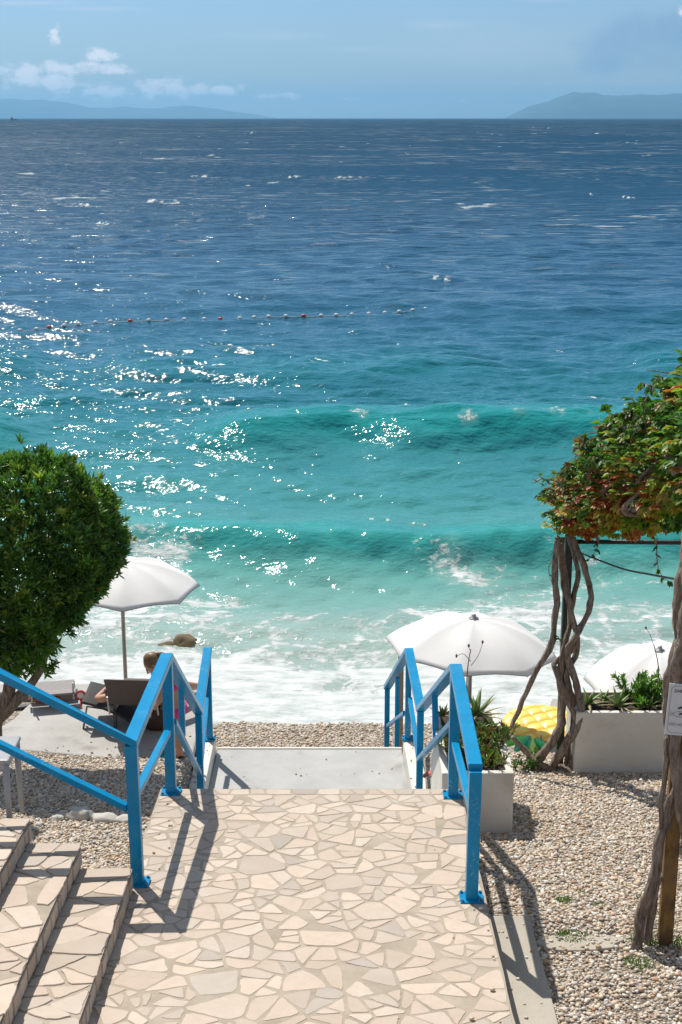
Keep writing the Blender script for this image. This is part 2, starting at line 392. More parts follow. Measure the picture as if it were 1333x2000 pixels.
pebbles('gravel', lambda y: (.89, .30*y+.5), 5.4, 14.6, 2900, .0104, 5, tone=1.07, label='loose cream and tan gravel right of the paved landing',
        keep=lambda x, y: ~((x < 1.17) & (y < 7.97)) & ~((x > .8) & (x < 1.36) & (y > 10.25) & (y < 11.35)) & ~((x > 2.25) & (x < 3.3) & (y > 12.4) & (y < 12.9)))
pebbles('gravel', lambda y: (-.31*y-.3, -1.34), 7.6, 13.1, 2900, .0106, 6, tone=1.04, label='pale gravel between the stone steps and the concrete terrace on the left',
        keep=lambda x, y: (x > -1.34-.0*y) | (y > 0))
pebbles('beach_pebbles', lambda y: (-2.6, 1.6), 15.0, 18.3, 2000, .0140, 9, tone=.92, label='tan beach pebbles between the concrete landing and the surf')

# ---- sea
def build_sea():
    sea_h = CAM_H-SEA
    px = 1.0/1422.0
    deps = []; a = R(26.6)
    while a > R(.16): deps.append(a); a -= px*(.72 if a < R(14) else .9)
    ys = sea_h/np.tan(np.array(deps)); ys = np.concatenate([[6*0+14.5, 15.0, 15.4], ys[ys > 15.7], [3300, 4200, 5600, 8000, 12000, 18000, 30000, 51000]])
    az = np.concatenate([np.linspace(-.75, -.40, 40), np.arange(-.39, .39, .00105), np.linspace(.40, .75, 40)])
    Y, T = np.meshgrid(ys, np.tan(az), indexing='ij'); X = (Y*T).astype(np.float64); ny, nx = X.shape
    sp = np.maximum(Y*Y/(1422*sea_h)*.8, Y*.00105)
    Z = np.zeros_like(X); DX = np.zeros_like(X); DY = np.zeros_like(X)
    g = np.random.default_rng(21); K = 110
    lam = np.exp(np.linspace(math.log(.32), math.log(26), K))*g.uniform(.9, 1.1, K)
    wx = X+(fbm(X*.05, Y*.05, 8, 2)-.5)*6; wy = Y+(fbm(X*.06+9, Y*.06, 9, 2)-.5)*5
    gust = .65+.7*fbm(X*.03, Y*.02, 31, 3)
    for l in lam:
        th = g.normal(0, .55 if l < 4 else .28)+.15
        k = 2*math.pi/l; kx, ky = math.sin(th)*k, math.cos(th)*k; ph = g.uniform(0, 6.28)
        slope = .040*(1.0 if l < 2.2 else (2.2/l)**1.25)
        A = slope/k; w = sst(1.8, 3.6, l/sp)*np.where(l > 4, 1, gust)
        sh = sst(16.5, 24+l*1.2, Y)
        w = w*(.12+.88*sh) if l > 2 else w*(.35+.65*sh)
        p = kx*wx+ky*wy+ph; Z += A*w*np.sin(p); c = np.cos(p)*A*w*1.05; DX += c*kx/k; DY += c*ky/k
    # crests shoaling towards the beach
    def crest(yc0, amp, wf, wb, s, x0, wob):
        yc = yc0+wob*(fbm(X*.12+s, X*0+s, s, 3)-.5)*2
        a_ = amp*sst(.36, .62, fbm(X*.16+s*3, X*0, s+5, 2)+x0(X))
        d = Y-yc; return a_*np.where(d < 0, np.exp(-(d/wf)**2), np.exp(-(d/wb)**2)), d, a_
    h1, d1, a1 = crest(35.5, .66, .8, 2.8, 3, lambda x: .22*np.exp(-((x-1.5)/6)**2), 1.6)
    h2, d2, a2 = crest(25.3, .60, .62, 1.8, 12, lambda x: .35*np.exp(-((x+.6)/2.2)**2)+.1, .9)
    h3, d3, a3 = crest(46, .28, 1.5, 4.5, 6, lambda x: .1+0*x, 2.5)
    h4, d4, a4 = crest(62, .25, 2.0, 6, 7, lambda x: .1+0*x, 4)
    h5, d5, a5 = crest(21.3, .12, .5, 1.3, 18, lambda x: .3+0*x, .6)
    Z += h1+h2+h3+h4+h5
    # swash thinning on the beach
    run = sst(17.3, 19.5, Y); Z = Z*(.25+.75*run)
    # foam amount
    fo = np.zeros_like(X)
    edge = fbm(X*.5+3, Y*.5, 40, 4)-.5
    fo = np.maximum(fo, 1.08*(1-sst(18.6, 22.0, Y+edge*3.6)))
    lace = (1-sst(21.8, 26.3, Y+edge*5+.22*np.clip(X-1.5, 0, 9)))*sst(.36, .60, fbm(X*.35+7, Y*.45, 44, 3))*.62
    fo = np.maximum(fo, lace)
    fo = np.maximum(fo, .44*(1-sst(21.6, 24.2, Y+edge*3)))
    left = np.exp(-((X+4.6)/2.6)**2)*(1-sst(24, 33, Y+edge*4))*sst(.35, .6, fbm(X*.5, Y*.35+3, 47, 3))*.50
    fo = np.maximum(fo, left)
    b2 = np.exp(-((X+3.3)/1.5)**2)+.7*np.exp(-((X-2.3)/1.2)**2)
    fo = np.maximum(fo, np.exp(-((d2+.9)/1.1)**2)*np.clip(b2, 0, 1)*.52*sst(.3, .6, fbm(X*.9, Y*.9, 50, 3)))
    fo = np.maximum(fo, np.exp(-((d1-.1)/.55)**2)*sst(.52, .70, fbm(X*.5+4, Y*.1, 91, 3))*sst(.30, .62, fbm(X*3.2, Y*2.2, 93, 3))*sst(.25, .5, a1)*.62)
    # scattered whitecaps and rows of sun glint on open water, all painted as foam
    for (cx, cy, w_, s_) in CAPS_GLINTS:
        c = PZ(cx, cy, SEA); px_m = FPX/(c.y*.97)
        dx = w_/px_m*.8; dy = max(.16*dx, c.y*c.y/(FPX*sea_h)*3.0)*.8
        fo = np.maximum(fo, s_*np.exp(-((X-c.x)/dx)**4-((Y-c.y+.25*dy*np.sin((X-c.x)/dx*3))/dy)**2)*sst(.40, .66, fbm(X*5.5/dx+.3, Y*1.1/dy, 60, 3))*.85)
        Z += .14*min(dx, 1.6)*np.exp(-((X-c.x)/dx/1.4)**2-((Y-c.y-dy)/dy/1.5)**2)*s_
    cap = sst(.62, .70, fbm(X*.11+2, Y*.05+5, 71, 4))*sst(.55, .8, fbm(X*.35, Y*.18, 73, 3))*sst(60, 110, Y)*(1-.75*sst(600, 1500, Y))
    fo = np.maximum(fo, cap*.55)
    X2 = X-DX*.8; Y2 = Y-DY*.8
    V = np.stack([X2.ravel(), Y2.ravel(), (Z+SEA).ravel()], 1)
    i = np.arange((nx-1)*(ny-1)); q = (i//(nx-1))*nx+i % (nx-1); F = np.stack([q, q+1, q+nx+1, q+nx], 1)
    cc = np.stack([np.clip(fo, 0, 1.4).ravel(), np.clip((h1+h2*1.2+h3*.7)/.5, 0, 1).ravel(), gust.ravel()*.5], 1)
    me = npmesh('sea', V, F, cc, 'sea')
    return tag(link('sea', me, m_sea(), None, True), kind='structure')
CAPS_GLINTS = [(800, 786, 30, 1), (1150, 777, 45, 1), (1235, 778, 40, 1), (555, 346, 45, .9), (690, 348, 70, .75), (400, 346, 50, .7), (320, 397, 55, 1), (165, 401, 22, .9),
             (205, 437, 30, .9), (1220, 386, 28, 1), (1165, 381, 20, .8), (860, 547, 30, .7), (95, 320, 30, .7), (520, 415, 18, .8), (1040, 328, 25, .7), (750, 520, 30, .6), (487, 260, 12, 1),
             (60, 470, 30, .6), (610, 590, 40, .5), (940, 455, 25, .6), (1100, 687, 25, .7), (740, 1040, 35, .9), (815, 1044, 35, 1), (1075, 250, 14, 1), (960, 262, 10, 1), (1190, 262, 12, 1), (1245, 280, 12, 1), (270, 300, 20, .7), (25, 400, 20, .7), (790, 300, 16, .7)]
def m_sea():
    t = NT('sea_water')
    gp = t.N.new('ShaderNodeNewGeometry'); sp = t.N.new('ShaderNodeSeparateXYZ'); t.lk(gp.outputs['Position'], sp.inputs[0])
    y = sp.outputs['Y']; at = t.N.new('ShaderNodeSeparateColor'); t.lk(t.attr('sea'), at.inputs[0]); foam, crest = at.outputs[0], at.outputs[1]
    pos = gp.outputs['Position']
    def nz(scale, detail, rough, sc=(1, 1, 1), dist=0):
        m = t.N.new('ShaderNodeMapping'); m.inputs['Scale'].default_value = sc; t.lk(pos, m.inputs[0]); return t.noise(scale, detail, rough, m.outputs[0], dist)
    lg = t.math('LOGARITHM', y, 10.0)     # 17 m: 1.23, 25: 1.40, 40: 1.60, 100: 2.0, 1000: 3
    wob = nz(.06, 3, .5, (1, .7, 1)); lg2 = t.math('ADD', lg, t.math('MULTIPLY', t.math('SUBTRACT', wob, .5), .12))
    x = t.rng(lg2, 1.2, 3.2)
    def at_(d): return (math.log10(d)-1.2)/2.0
    c = t.ramp(x, [(at_(17), (.36, .37, .31)), (at_(20.5), (.30, .42, .37)), (at_(24), (.13, .35, .31)), (at_(29), (.055, .26, .265)), (at_(38), (.018, .18, .215)),
                   (at_(50), (.012, .12, .185)), (at_(68), (.010, .085, .155)), (at_(110), (.010, .066, .132)), (at_(400), (.012, .062, .122)), (1, (.012, .056, .106))])
    # sunlit shallow crests let more green through
    c = t.mix(t.math('MULTIPLY', crest, t.rng(y, 20, 75, .75, .05)), c, (.006, .29, .275))
    mot = nz(.35, 4, .6, (1, 1.6, 1)); c = t.mix(t.rng(mot, .35, .7, 0, .35), c, t.mix(1.0, c, (.45, .62, .75), 'MULTIPLY'))
    # foam network
    wv = t.N.new('ShaderNodeMapping'); t.lk(pos, wv.inputs[0])
    nn = t.N.new('ShaderNodeTexNoise'); nn.inputs['Scale'].default_value = 1.3; nn.inputs['Detail'].default_value = 5; t.lk(pos, nn.inputs['Vector'])
    vm = t.N.new('ShaderNodeVectorMath'); vm.operation = 'MULTIPLY_ADD'; t.lk(nn.outputs['Color'], vm.inputs[0]); vm.inputs[1].default_value = (1.5, 1.5, 0); t.lk(wv.outputs[0], vm.inputs[2])
    def vor(scale, sc):
        m = t.N.new('ShaderNodeMapping'); m.inputs['Scale'].default_value = sc; t.lk(vm.outputs[0], m.inputs[0])
        v = t.N.new('ShaderNodeTexVoronoi'); v.feature = 'DISTANCE_TO_EDGE'; v.inputs['Scale'].default_value = scale; t.lk(m.outputs[0], v.inputs['Vector']); return v.outputs['Distance']
    v1 = vor(.85, (1, 1, 0)); v2 = vor(2.9, (1, 1.1, 0)); fn = nz(5.5, 7, .7, (1, 1.5, 0), .5)
    web = t.math('MINIMUM', t.math('MULTIPLY', v1, 1.0), t.math('ADD', t.math('MULTIPLY', v2, 1.0), .05))
    web = t.math('ADD', web, t.math('MULTIPLY', t.math('SUBTRACT', fn, .5), .62))
    th = t.math('SUBTRACT', t.math('MULTIPLY', foam, .58), .20)
    mask = t.rng(t.math('SUBTRACT', th, web), -.05, .09, 0, 1, True)
    mask = t.math('MULTIPLY', mask, t.rng(foam, .04, .22))
    shade = nz(2.2, 6, .65, (1, 2.2, 0)); fc = t.mix(t.rng(shade, .3, .72), (.34, .39, .38), (.76, .78, .77))
    # small foam-white flecks far out: sun sparkle painted into the water colour
    pt = nz(.02, 3, .6, (.7, 1.2, 1)); ptm = t.rng(pt, .42, .62)
    def fleck(sc, a0, a1, a2, a3, lo):
        n_ = nz(sc, 2, .5, (.28, 1.5, 1)); k = t.math('MULTIPLY', t.rng(y, a0, a1, 0, 1), t.rng(y, a2, a3, 1, 0)); return t.math('MULTIPLY', t.math('MULTIPLY', t.rng(n_, lo, lo+.035), k), ptm)
    fl = t.math('MAXIMUM', fleck(1.1, 55, 110, 240, 420, .635), t.math('MAXIMUM', fleck(.36, 200, 350, 900, 1500, .62), fleck(.11, 700, 1200, 4000, 7000, .62)))
    mask = t.math('MAXIMUM', mask, t.math('MULTIPLY', fl, .75))
    milky = t.math('MULTIPLY', t.rng(foam, .25, .95), .55); c = t.mix(milky, c, (.40, .48, .44))
    c = t.mix(mask, c, fc); t.col(c)
    rr = t.mix(mask, (.07, .07, .07), (.8, .8, .8)); t.lk(rr, t.b.inputs['Roughness'])
    t.set('IOR', 1.333); t.lk(t.rng(y, 30, 300, .36, .14), t.b.inputs['Specular IOR Level'])
    # ripples
    b1 = nz(8.5, 2, .55, (.8, 1.3, 1)); b2 = nz(3.0, 2, .6, (.7, 1.3, 1)); b3 = nz(.55, 2, .62, (.45, 1.3, 1)); b4 = nz(.14, 2, .6, (.35, 1.3, 1)); b5 = nz(.035, 2, .6, (.3, 1.3, 1))
    def band(b, a0, a1, a2, a3, amp):
        k = t.math('MULTIPLY', t.rng(y, a0, a1, 0, 1), t.rng(y, a2, a3, 1, 0)); return t.math('MULTIPLY', b, t.math('MULTIPLY', k, amp))
    h = band(b1, 5, 10, 50, 110, .023)
    for bb in (band(b2, 18, 40, 150, 320, .08), band(b3, 45, 120, 500, 1000, .95), band(b4, 260, 500, 2500, 5000, 2.8), band(b5, 1200, 2500, 1e5, 2e5, 2.0)): h = t.math('ADD', h, bb)
    h = t.math('ADD', h, t.math('MULTIPLY', mask, .008))
    nrm = t.bump(h, 1.0, 1.0); t.nrm(nrm)
    # far out only the near faces of unresolved waves are seen, so the mean reflectance stays low
    df = t.N.new('ShaderNodeBsdfDiffuse'); t.lk(c, df.inputs['Color']); t.lk(nrm, df.inputs['Normal'])
    gl = t.N.new('ShaderNodeBsdfGlossy'); gl.inputs['Roughness'].default_value = .36; gl.inputs['Color'].default_value = (1, 1, 1, 1); t.lk(nrm, gl.inputs['Normal'])
    m1 = t.N.new('ShaderNodeMixShader'); m1.inputs[0].default_value = .022; t.lk(df.outputs[0], m1.inputs[1]); t.lk(gl.outputs[0], m1.inputs[2])
    m2 = t.N.new('ShaderNodeMixShader'); t.lk(t.rng(lg, 1.70, 2.35, 0, 1, True), m2.inputs[0]); t.lk(t.b.outputs[0], m2.inputs[1]); t.lk(m1.outputs[0], m2.inputs[2]); t.lk(m2.outputs[0], t.out.inputs[0])
    return t.m
build_sea()

# ---- far islands
def hill(name, prof, D, depth, seed, m):
    xs = np.array([p[0] for p in prof], float); hs = np.array([(236-p[1]) for p in prof], float)
    u = np.linspace(xs[0], xs[-1], 260); v = np.linspace(0, 1, 26); U, Vv = np.meshgrid(u, v)
    Hh = np.interp(U, xs, hs)/2990*D; X = (U-666.5)/2882*D*(1+Vv*depth/D*.5); Y = D+Vv*depth
    env = np.sin(np.pi*np.clip(Vv, 0, 1))**.6; rid = fbm(U*.03, Vv*4, seed, 5)
    Z = Hh*env*(1+Vv*depth/D*.4)*(.86+.28*(rid-.5)) + SEA-2
    Vt = np.stack([X.ravel(), Y.ravel(), Z.ravel()], 1); nx = len(u); ny = len(v)
    i = np.arange((nx-1)*(ny-1)); a = (i//(nx-1))*nx+i % (nx-1)
    tag(link(name, npmesh(name, Vt, np.stack([a, a+1, a+nx+1, a+nx], 1)), m, None, True), kind='structure')
M_HILL = simple('hill_scrub', (.05, .07, .045), .95, .3, .002, 0)
hill('hills', [(-400, 233), (-250, 215), (-120, 200), (0, 188), (15, 189), (40, 193), (85, 197), (108, 197), (130, 203), (165, 210), (205, 210), (290, 212), (350, 208), (400, 212), (450, 219), (500, 228), (530, 234)], 44000, 5000, 4, M_HILL)
hill('hills', [(1000, 235), (1020, 222), (1040, 211), (1080, 197), (1130, 180), (1165, 177), (1250, 179), (1333, 178), (1500, 186), (1700, 205), (1800, 236)], 34000, 4000, 5, M_HILL)

# ================================================================== PAVING AND STEPS
M_STONE, M_MORTAR = m_stone(), m_mortar()
M_CONC = m_concrete('pale_concrete', (.37, .37, .36), (.47, .47, .455), (.24, .235, .225), .8)
M_PAD = m_concrete('weathered_concrete', (.36, .345, .32), (.47, .455, .43), (.25, .23, .205), .75)
M_SLAB = m_concrete('slab_concrete', (.36, .32, .26), (.46, .42, .35), (.25, .22, .18), .5)
M_WHITE = m_concrete('white_render', (.68, .64, .57), (.78, .75, .68), (.46, .40, .31), .5)
def crazy(x0, x1, y0, y1, spacing, g, gap=(.006, .0125), var=.38):
    """irregular angular stones covering a rectangle: coarse cells, each broken by a few random cuts"""
    S2 = spacing*1.9; pts = []
    for _ in range(int((x1-x0)*(y1-y0)/S2**2*30)+40):
        x = g.uniform(x0+.02, x1-.02); y = g.uniform(y0+.02, y1-.02)
        if all((x-a)**2+(y-b)**2 > (S2*.62)**2 for a, b in pts): pts.append((x, y))
    def clip(poly, nx, ny, m):
        new = []; n = len(poly)
        for k in range(n):
            p, q = poly[k], poly[(k+1) % n]; dp = p[0]*nx+p[1]*ny-m; dq = q[0]*nx+q[1]*ny-m
            if dp <= 0: new.append(p)
            if (dp < 0 < dq) or (dq < 0 < dp): s = dp/(dp-dq); new.append((p[0]+(q[0]-p[0])*s, p[1]+(q[1]-p[1])*s))
        return new
    def area(p): return abs(sum(p[k][0]*p[(k+1) % len(p)][1]-p[(k+1) % len(p)][0]*p[k][1] for k in range(len(p))))/2
    cells = []
    for x, y in pts:
        e = .004; poly = [(x0+e, y0+e), (x1-e, y0+e), (x1-e, y1-e), (x0+e, y1-e)]
        nb = sorted(((a-x)**2+(b-y)**2, a, b) for a, b in pts if (a, b) != (x, y) and abs(a-x) < S2*3 and abs(b-y) < S2*3)[:22]
        for d2, a, b in nb:
            d = math.sqrt(d2); nx, ny = (a-x)/d, (b-y)/d; poly = clip(poly, nx, ny, nx*(x+a)/2+ny*(y+b)/2)
            if len(poly) < 3: break
        if len(poly) >= 3: cells.append(poly)
    def split(poly, lim):
        A = area(poly)
        if A < lim or (A < lim*1.9 and g.random() < .25): return [poly]
        cx = sum(p[0] for p in poly)/len(poly); cy = sum(p[1] for p in poly)/len(poly)
        # cut roughly across the long axis
        best = max(((poly[i][0]-poly[j][0])**2+(poly[i][1]-poly[j][1])**2, math.atan2(poly[i][1]-poly[j][1], poly[i][0]-poly[j][0])) for i in range(len(poly)) for j in range(i))
        th = best[1]+g.gauss(0, .30); r = math.sqrt(A)*.14; px_ = cx+g.uniform(-r, r); py_ = cy+g.uniform(-r, r); nx, ny = math.cos(th), math.sin(th); m = px_*nx+py_*ny
        a = clip(poly, nx, ny, m); b = clip(poly, -nx, -ny, -m); out = []
        for q in (a, b):
            if len(q) >= 3: out += split(q, lim)
        return out
    out = []
    for c in cells:
        lim = spacing**2*math.exp(g.gauss(-.05, var))
        for poly in split(c, lim):
            cx = sum(p[0] for p in poly)/len(poly); cy = sum(p[1] for p in poly)/len(poly)
            n = len(poly); q = poly
            for k in range(n):
                a, b = poly[k], poly[(k+1) % n]; dx, dy = b[0]-a[0], b[1]-a[1]; L_ = math.hypot(dx, dy)
                if L_ < 1e-5: continue
                nx, ny = dy/L_, -dx/L_
                if (cx-a[0])*nx+(cy-a[1])*ny > 0: nx, ny = -nx, -ny
                an = g.gauss(0, .045); nx, ny = nx*math.cos(an)-ny*math.sin(an), nx*math.sin(an)+ny*math.cos(an); mx_, my_ = (a[0]+b[0])/2, (a[1]+b[1])/2
                q = clip(q, nx, ny, nx*mx_+ny*my_-g.uniform(*gap))
                if len(q) < 3: break
            if len(q) < 3: continue
            poly = q; ch = True
            while ch and len(poly) > 3:
                ch = False
                for k in range(len(poly)):
                    p, r_ = poly[k], poly[(k+1) % len(poly)]
                    if math.hypot(p[0]-r_[0], p[1]-r_[1]) < spacing*.12: poly[k] = ((p[0]+r_[0])/2, (p[1]+r_[1])/2); poly.pop((k+1) % len(poly)); ch = True; break
            if len(poly) > 4 and g.random() < .5: poly.pop(g.randrange(len(poly)))
            per = sum(math.hypot(poly[k][0]-poly[k-1][0], poly[k][1]-poly[k-1][1]) for k in range(len(poly)))
            if len(poly) < 3 or area(poly) < .0016 or area(poly)/per**2 < .028: continue
            rough = []
            for k in range(len(poly)):
                p, r_ = poly[k], poly[(k+1) % len(poly)]; L_ = math.hypot(r_[0]-p[0], r_[1]-p[1]); n = max(1, int(L_/.03)); o = poly[k-1]
                c_ = .10*g.random()+.03; bow = g.gauss(.012, .022)*L_
                rough.append((p[0]+(o[0]-p[0])*c_, p[1]+(o[1]-p[1])*c_)); rough.append((p[0]+(r_[0]-p[0])*c_, p[1]+(r_[1]-p[1])*c_))
                for s_ in range(1, n):
                    f = s_/n; j = .0018; w = bow*4*f*(1-f); rough.append((p[0]+(r_[0]-p[0])*f+g.gauss(0, j)+(r_[1]-p[1])/L_*w, p[1]+(r_[1]-p[1])*f+g.gauss(0, j)-(r_[0]-p[0])/L_*w))
            out.append(rough)
    return out
def stone_col(g):
    b = g.uniform(.80, 1.05); k = g.random()
    c = (.575, .465, .370) if k < .55 else (.56, .47, .385) if k < .8 else (.52, .43, .35) if k < .93 else (.46, .40, .34)
    return tuple(q*b for q in c)
def lay(mb, polys, to3, up, g, mi=0, h=(.001, .004)):
    for p in polys:
        cx = sum(q[0] for q in p)/len(p); cy = sum(q[1] for q in p)/len(p); hh = g.uniform(*h); n = len(p); tx, ty = g.gauss(0, .006), g.gauss(0, .006)
        bot = [to3(x, y)+up*-.004 for x, y in p]
        mid = [to3(x, y)+up*(hh*.6) for x, y in p]
        top = [to3(cx+(x-cx)*(1-.003/max(.02, math.hypot(x-cx, y-cy))), cy+(y-cy)*(1-.003/max(.02, math.hypot(x-cx, y-cy))))+up*(hh+(x-cx)*tx+(y-cy)*ty) for x, y in p]
        f = [tuple(range(2*n, 3*n))]+[(i, (i+1) % n, n+(i+1) % n, n+i) for i in range(n)]+[(n+i, n+(i+1) % n, 2*n+(i+1) % n, 2*n+i) for i in range(n)]
        mb.add(bot+mid+top, f, mi, stone_col(g))
XL, XR, YN, YF = -1.335, .885, 3.6, 9.60
def build_paving():
    g = random.Random(5); mb = MB(); ys = [YN+(YF-YN)*i/30 for i in range(31)]
    wob = {}
    v = []; f = []
    prof = []
    for i, y in enumerate(ys):
        j = mnoise.noise(Vector((y*3, 1, 0)))*.008
        prof.append([(XL, -.55), (XL, 0), (XR+j, 0), (XR+.006+j, -.05), (XR-.006, -.36)])
    n = 5
    for y, pr in zip(ys, prof): v += [(x, y, floor_z(y)+z) for x, z in pr]
    for i in range(len(ys)-1):
        for k in range(n-1): f.append((i*n+k, i*n+k+1, (i+1)*n+k+1, (i+1)*n+k))
    f.append(tuple((len(ys)-1)*n+k for k in range(n))); f.append(tuple(k for k in range(n-1, -1, -1)))
    mb.add(v, f, 1, (1, 1, 1))
    polys = crazy(XL, XR, YN, YF-.12, .162, g)
    edge = crazy(XL, XR, YF-.125, YF, .135, g, var=.25)
    sl = Vector((0, .105, 1)).normalized()
    to3 = lambda x, y: Vector((x, y, floor_z(y)))
    lay(mb, polys+edge, to3, sl, g)
    o = mb.build('paved_path', [M_STONE, M_MORTAR], cols=True); tag(o, kind='structure')
build_paving()

def build_steps():
    g = random.Random(9)
    t = thing('stone_steps', 'broad crazy-paved stone steps rising to the left from the landing', 'steps', (-1.3, 6.0, 0))
    t.location = (0, 0, 0)
    for k in range(1, 6):
        x1 = -1.285-.322*(k-1); x0 = x1-.322-(.02 if k < 5 else 1.6); ye = 7.86+.072*(k-1); yn = 3.6; rise = .142
        mb = MB(); zt = rise*k
        ns = 14; v = []; f = []
        for i in range(ns+1):
            y = yn+(ye-yn)*i/ns; z = floor_z(y)
            v += [(x0, y, z+zt-rise*(1.3+(k > 1)*.4)), (x0, y, z+zt), (x1, y, z+zt), (x1-.012, y, z+zt-.03), (x1-.012, y, z+zt-rise*(1.0 if k > 1 else 1.3))]
        for i in range(ns):
            for q in range(4): f.append((i*5+q, i*5+q+1, (i+1)*5+q+1, (i+1)*5+q))
        f.append(tuple(ns*5+q for q in range(5))); f.append((4, 3, 2, 1, 0)); mb.add(v, f, 1)
        sl = Vector((0, .105, 1)).normalized()
        lay(mb, crazy(x1-.34 if k < 5 else x0, x1+.012, yn, ye+.008, .19, g, (.006, .012), .3), lambda x, y: Vector((x, y, floor_z(y)+zt)), sl, g, h=(.004, .008))
        # riser stones set on edge
        y = yn+.01; pol = []
        while y < ye-.05:
            w = min(g.uniform(.07, .19), ye-y); b = g.uniform(-.012, .012)
            lo = -rise+.012+g.uniform(0, .012); hi = -.020-g.uniform(0, .012)
            pol.append([(y+.011, lo), (y+w*.5, lo+g.uniform(-.003, .004)), (y+w-.009+b*.3, lo), (y+w-.009-b*.2, hi), (y+w*.5, hi+g.uniform(-.004, .004)), (y+.011+b*.4, hi)]); y += w
        lay(mb, pol, lambda a, b: Vector((x1-.012, a, floor_z(a)+zt+b)), Vector((1, 0, 0)), g, h=(.010, .018))
        mb.build('step', [M_STONE, M_MORTAR], t, cols=True)
build_steps()

# side slab beside the paving, at gravel level
mb = MB(); sv = []
def slabz(y): return -.185-(y-7.1)*.06
xr0, xr1 = .87, 1.185
for y in np.linspace(3.6, 7.95, 12):
    w = mnoise.noise(Vector((y*2, 3, 1)))*.01; sv += [(xr0, y, slabz(y)), (xr1+w, y, slabz(y)), (xr1+w+.01, y, slabz(y)-.3), (xr0, y, slabz(y)-.3)]
f = []
for i in range(11):
    for q in range(4): f.append((i*4+q, i*4+(q+1) % 4, (i+1)*4+(q+1) % 4, (i+1)*4+q))
f += [(0, 1, 2, 3), (47, 46, 45, 44)]; mb.add(sv, f)
tag(mb.build('side_slab', M_SLAB, bevel=.006), kind='structure')

# patch of old cement in the gravel
def patch(name, ctr, rx, ry, h, m, seed, kind='structure'):
    mb = MB(); n = 40; ring = []
    for i in range(n):
        a = 2*math.pi*i/n; k = 1+.28*mnoise.noise(Vector((math.cos(a)*1.6, math.sin(a)*1.6, seed)))+.08*mnoise.noise(Vector((math.cos(a)*6, math.sin(a)*6, seed)))
        x = ctr[0]+rx*k*math.cos(a); y = ctr[1]+ry*k*math.sin(a); ring.append((x, y, float(ground(x, y))))
    v = [(x, y, z-.05) for x, y, z in ring]+[(x, y, z+h) for x, y, z in ring]
    f = [tuple(range(n, 2*n))]+[(i, (i+1) % n, n+(i+1) % n, n+i) for i in range(n)]; mb.add(v, f)
    return tag(mb.build(name, m, bevel=.008), kind=kind)
c = PZ(1130, 1862, -.33); patch('cement_patch', (c.x, c.y), .26, .10, .022, M_SLAB, 2.0)

# lower landing, stairs and curbs
LZ = -1.80
def build_lower():
    t = thing('concrete_stairs', 'grey concrete stairs and landing leading down to the beach', 'stairs')
    # first flight under the paved landing
    n = 9; y0 = 9.60; y1 = 12.35; z0 = floor_z(y0); dz = (LZ-z0)/n; dy = (y1-y0)/(n-1)
    for i in range(1, n):
        ya = y0+(i-1)*dy; z = z0+dz*i; mb = MB(); mb.box((-.265-.02*i/n*2, ya+dy/2, z-.3), (2.10, dy-.002, .6)); mb.build('step', M_CONC, t, bevel=.006)
    mb = MB(); v = [(-1.33, 12.35, LZ), (.70, 12.35, LZ), (.640, 13.77, LZ-.004), (-1.30, 13.77, LZ-.004)]
    v = [Vector(q) for q in v]; lo = [q-Vector((0, 0, .6)) for q in v]
    mb.add(v+lo, [(0, 1, 2, 3), (0, 4, 5, 1), (1, 5, 6, 2), (2, 6, 7, 3), (3, 7, 4, 0)]); mb.build('landing', M_CONC, t, bevel=.012)
    mb = MB(); v = [Vector(q) for q in ((-1.30, 13.772, LZ+.004), (.640, 13.772, LZ+.004), (.640, 13.80, LZ+.004), (-1.30, 13.80, LZ+.004))]
    mb.add(v+[q-Vector((0, 0, .12)) for q in v], [(0, 1, 2, 3), (0, 4, 5, 1), (1, 5, 6, 2), (2, 6, 7, 3), (3, 7, 4, 0)]); mb.build('nosing', M_WHITE, t)
    for i in range(1, 6):
        mb = MB(); mb.box((-.36, 13.80+.3*i-.15, LZ-.19*i-.3), (1.9, .298, .6)); mb.build('step', M_CONC, t, bevel=.006)
    # curbs
    for (a, b, c_, d_) in (((-1.475, 11.9), (-1.318, 11.9), (-1.312, 13.72), (-1.465, 13.72)), ((.702, 11.9), (.86, 11.9), (.80, 13.64), (.645, 13.64))):
        mb = MB(); v = [Vector((*q, -1.62)) for q in (a, b, c_, d_)]; lo = [q-Vector((0, 0, .9)) for q in v]
        mb.add(v+lo, [(0, 1, 2, 3), (0, 4, 5, 1), (1, 5, 6, 2), (2, 6, 7, 3), (3, 7, 4, 0)]); mb.build('curb', M_WHITE, t, bevel=.012)
build_lower()

# concrete terrace on the left
pad = [(400, 1484), (300, 1482), (190, 1478), (60, 1466), (-60, 1462), (-130, 1440), (-20, 1432), (25, 1405), (60, 1372), (120, 1366), (260, 1368), (392, 1376), (396, 1420)]
mb = MB(); v = [PZ(x, y, -1.555) for x, y in pad]; v[0].x = min(v[0].x, -1.49)
v = [Vector((min(q.x, -1.482), q.y, q.z+.006*mnoise.noise(q*2))) for q in v]; n = len(v)
mb.add(v+[q-Vector((0, 0, .5)) for q in v], [tuple(range(n))]+[(i, n+i, n+(i+1) % n, (i+1) % n) for i in range(n)])
tag(mb.build('terrace', M_PAD, bevel=.02), kind='structure')
# low retaining wall at the seaward side of the terrace
mb = MB(); mb.box((-3.6, 14.85, -2.2), (4.2, .25, 1.28)); tag(mb.build('retaining_wall', M_PAD, bevel=.02), 'weathered concrete retaining wall under the seaward edge of the terrace', 'wall')

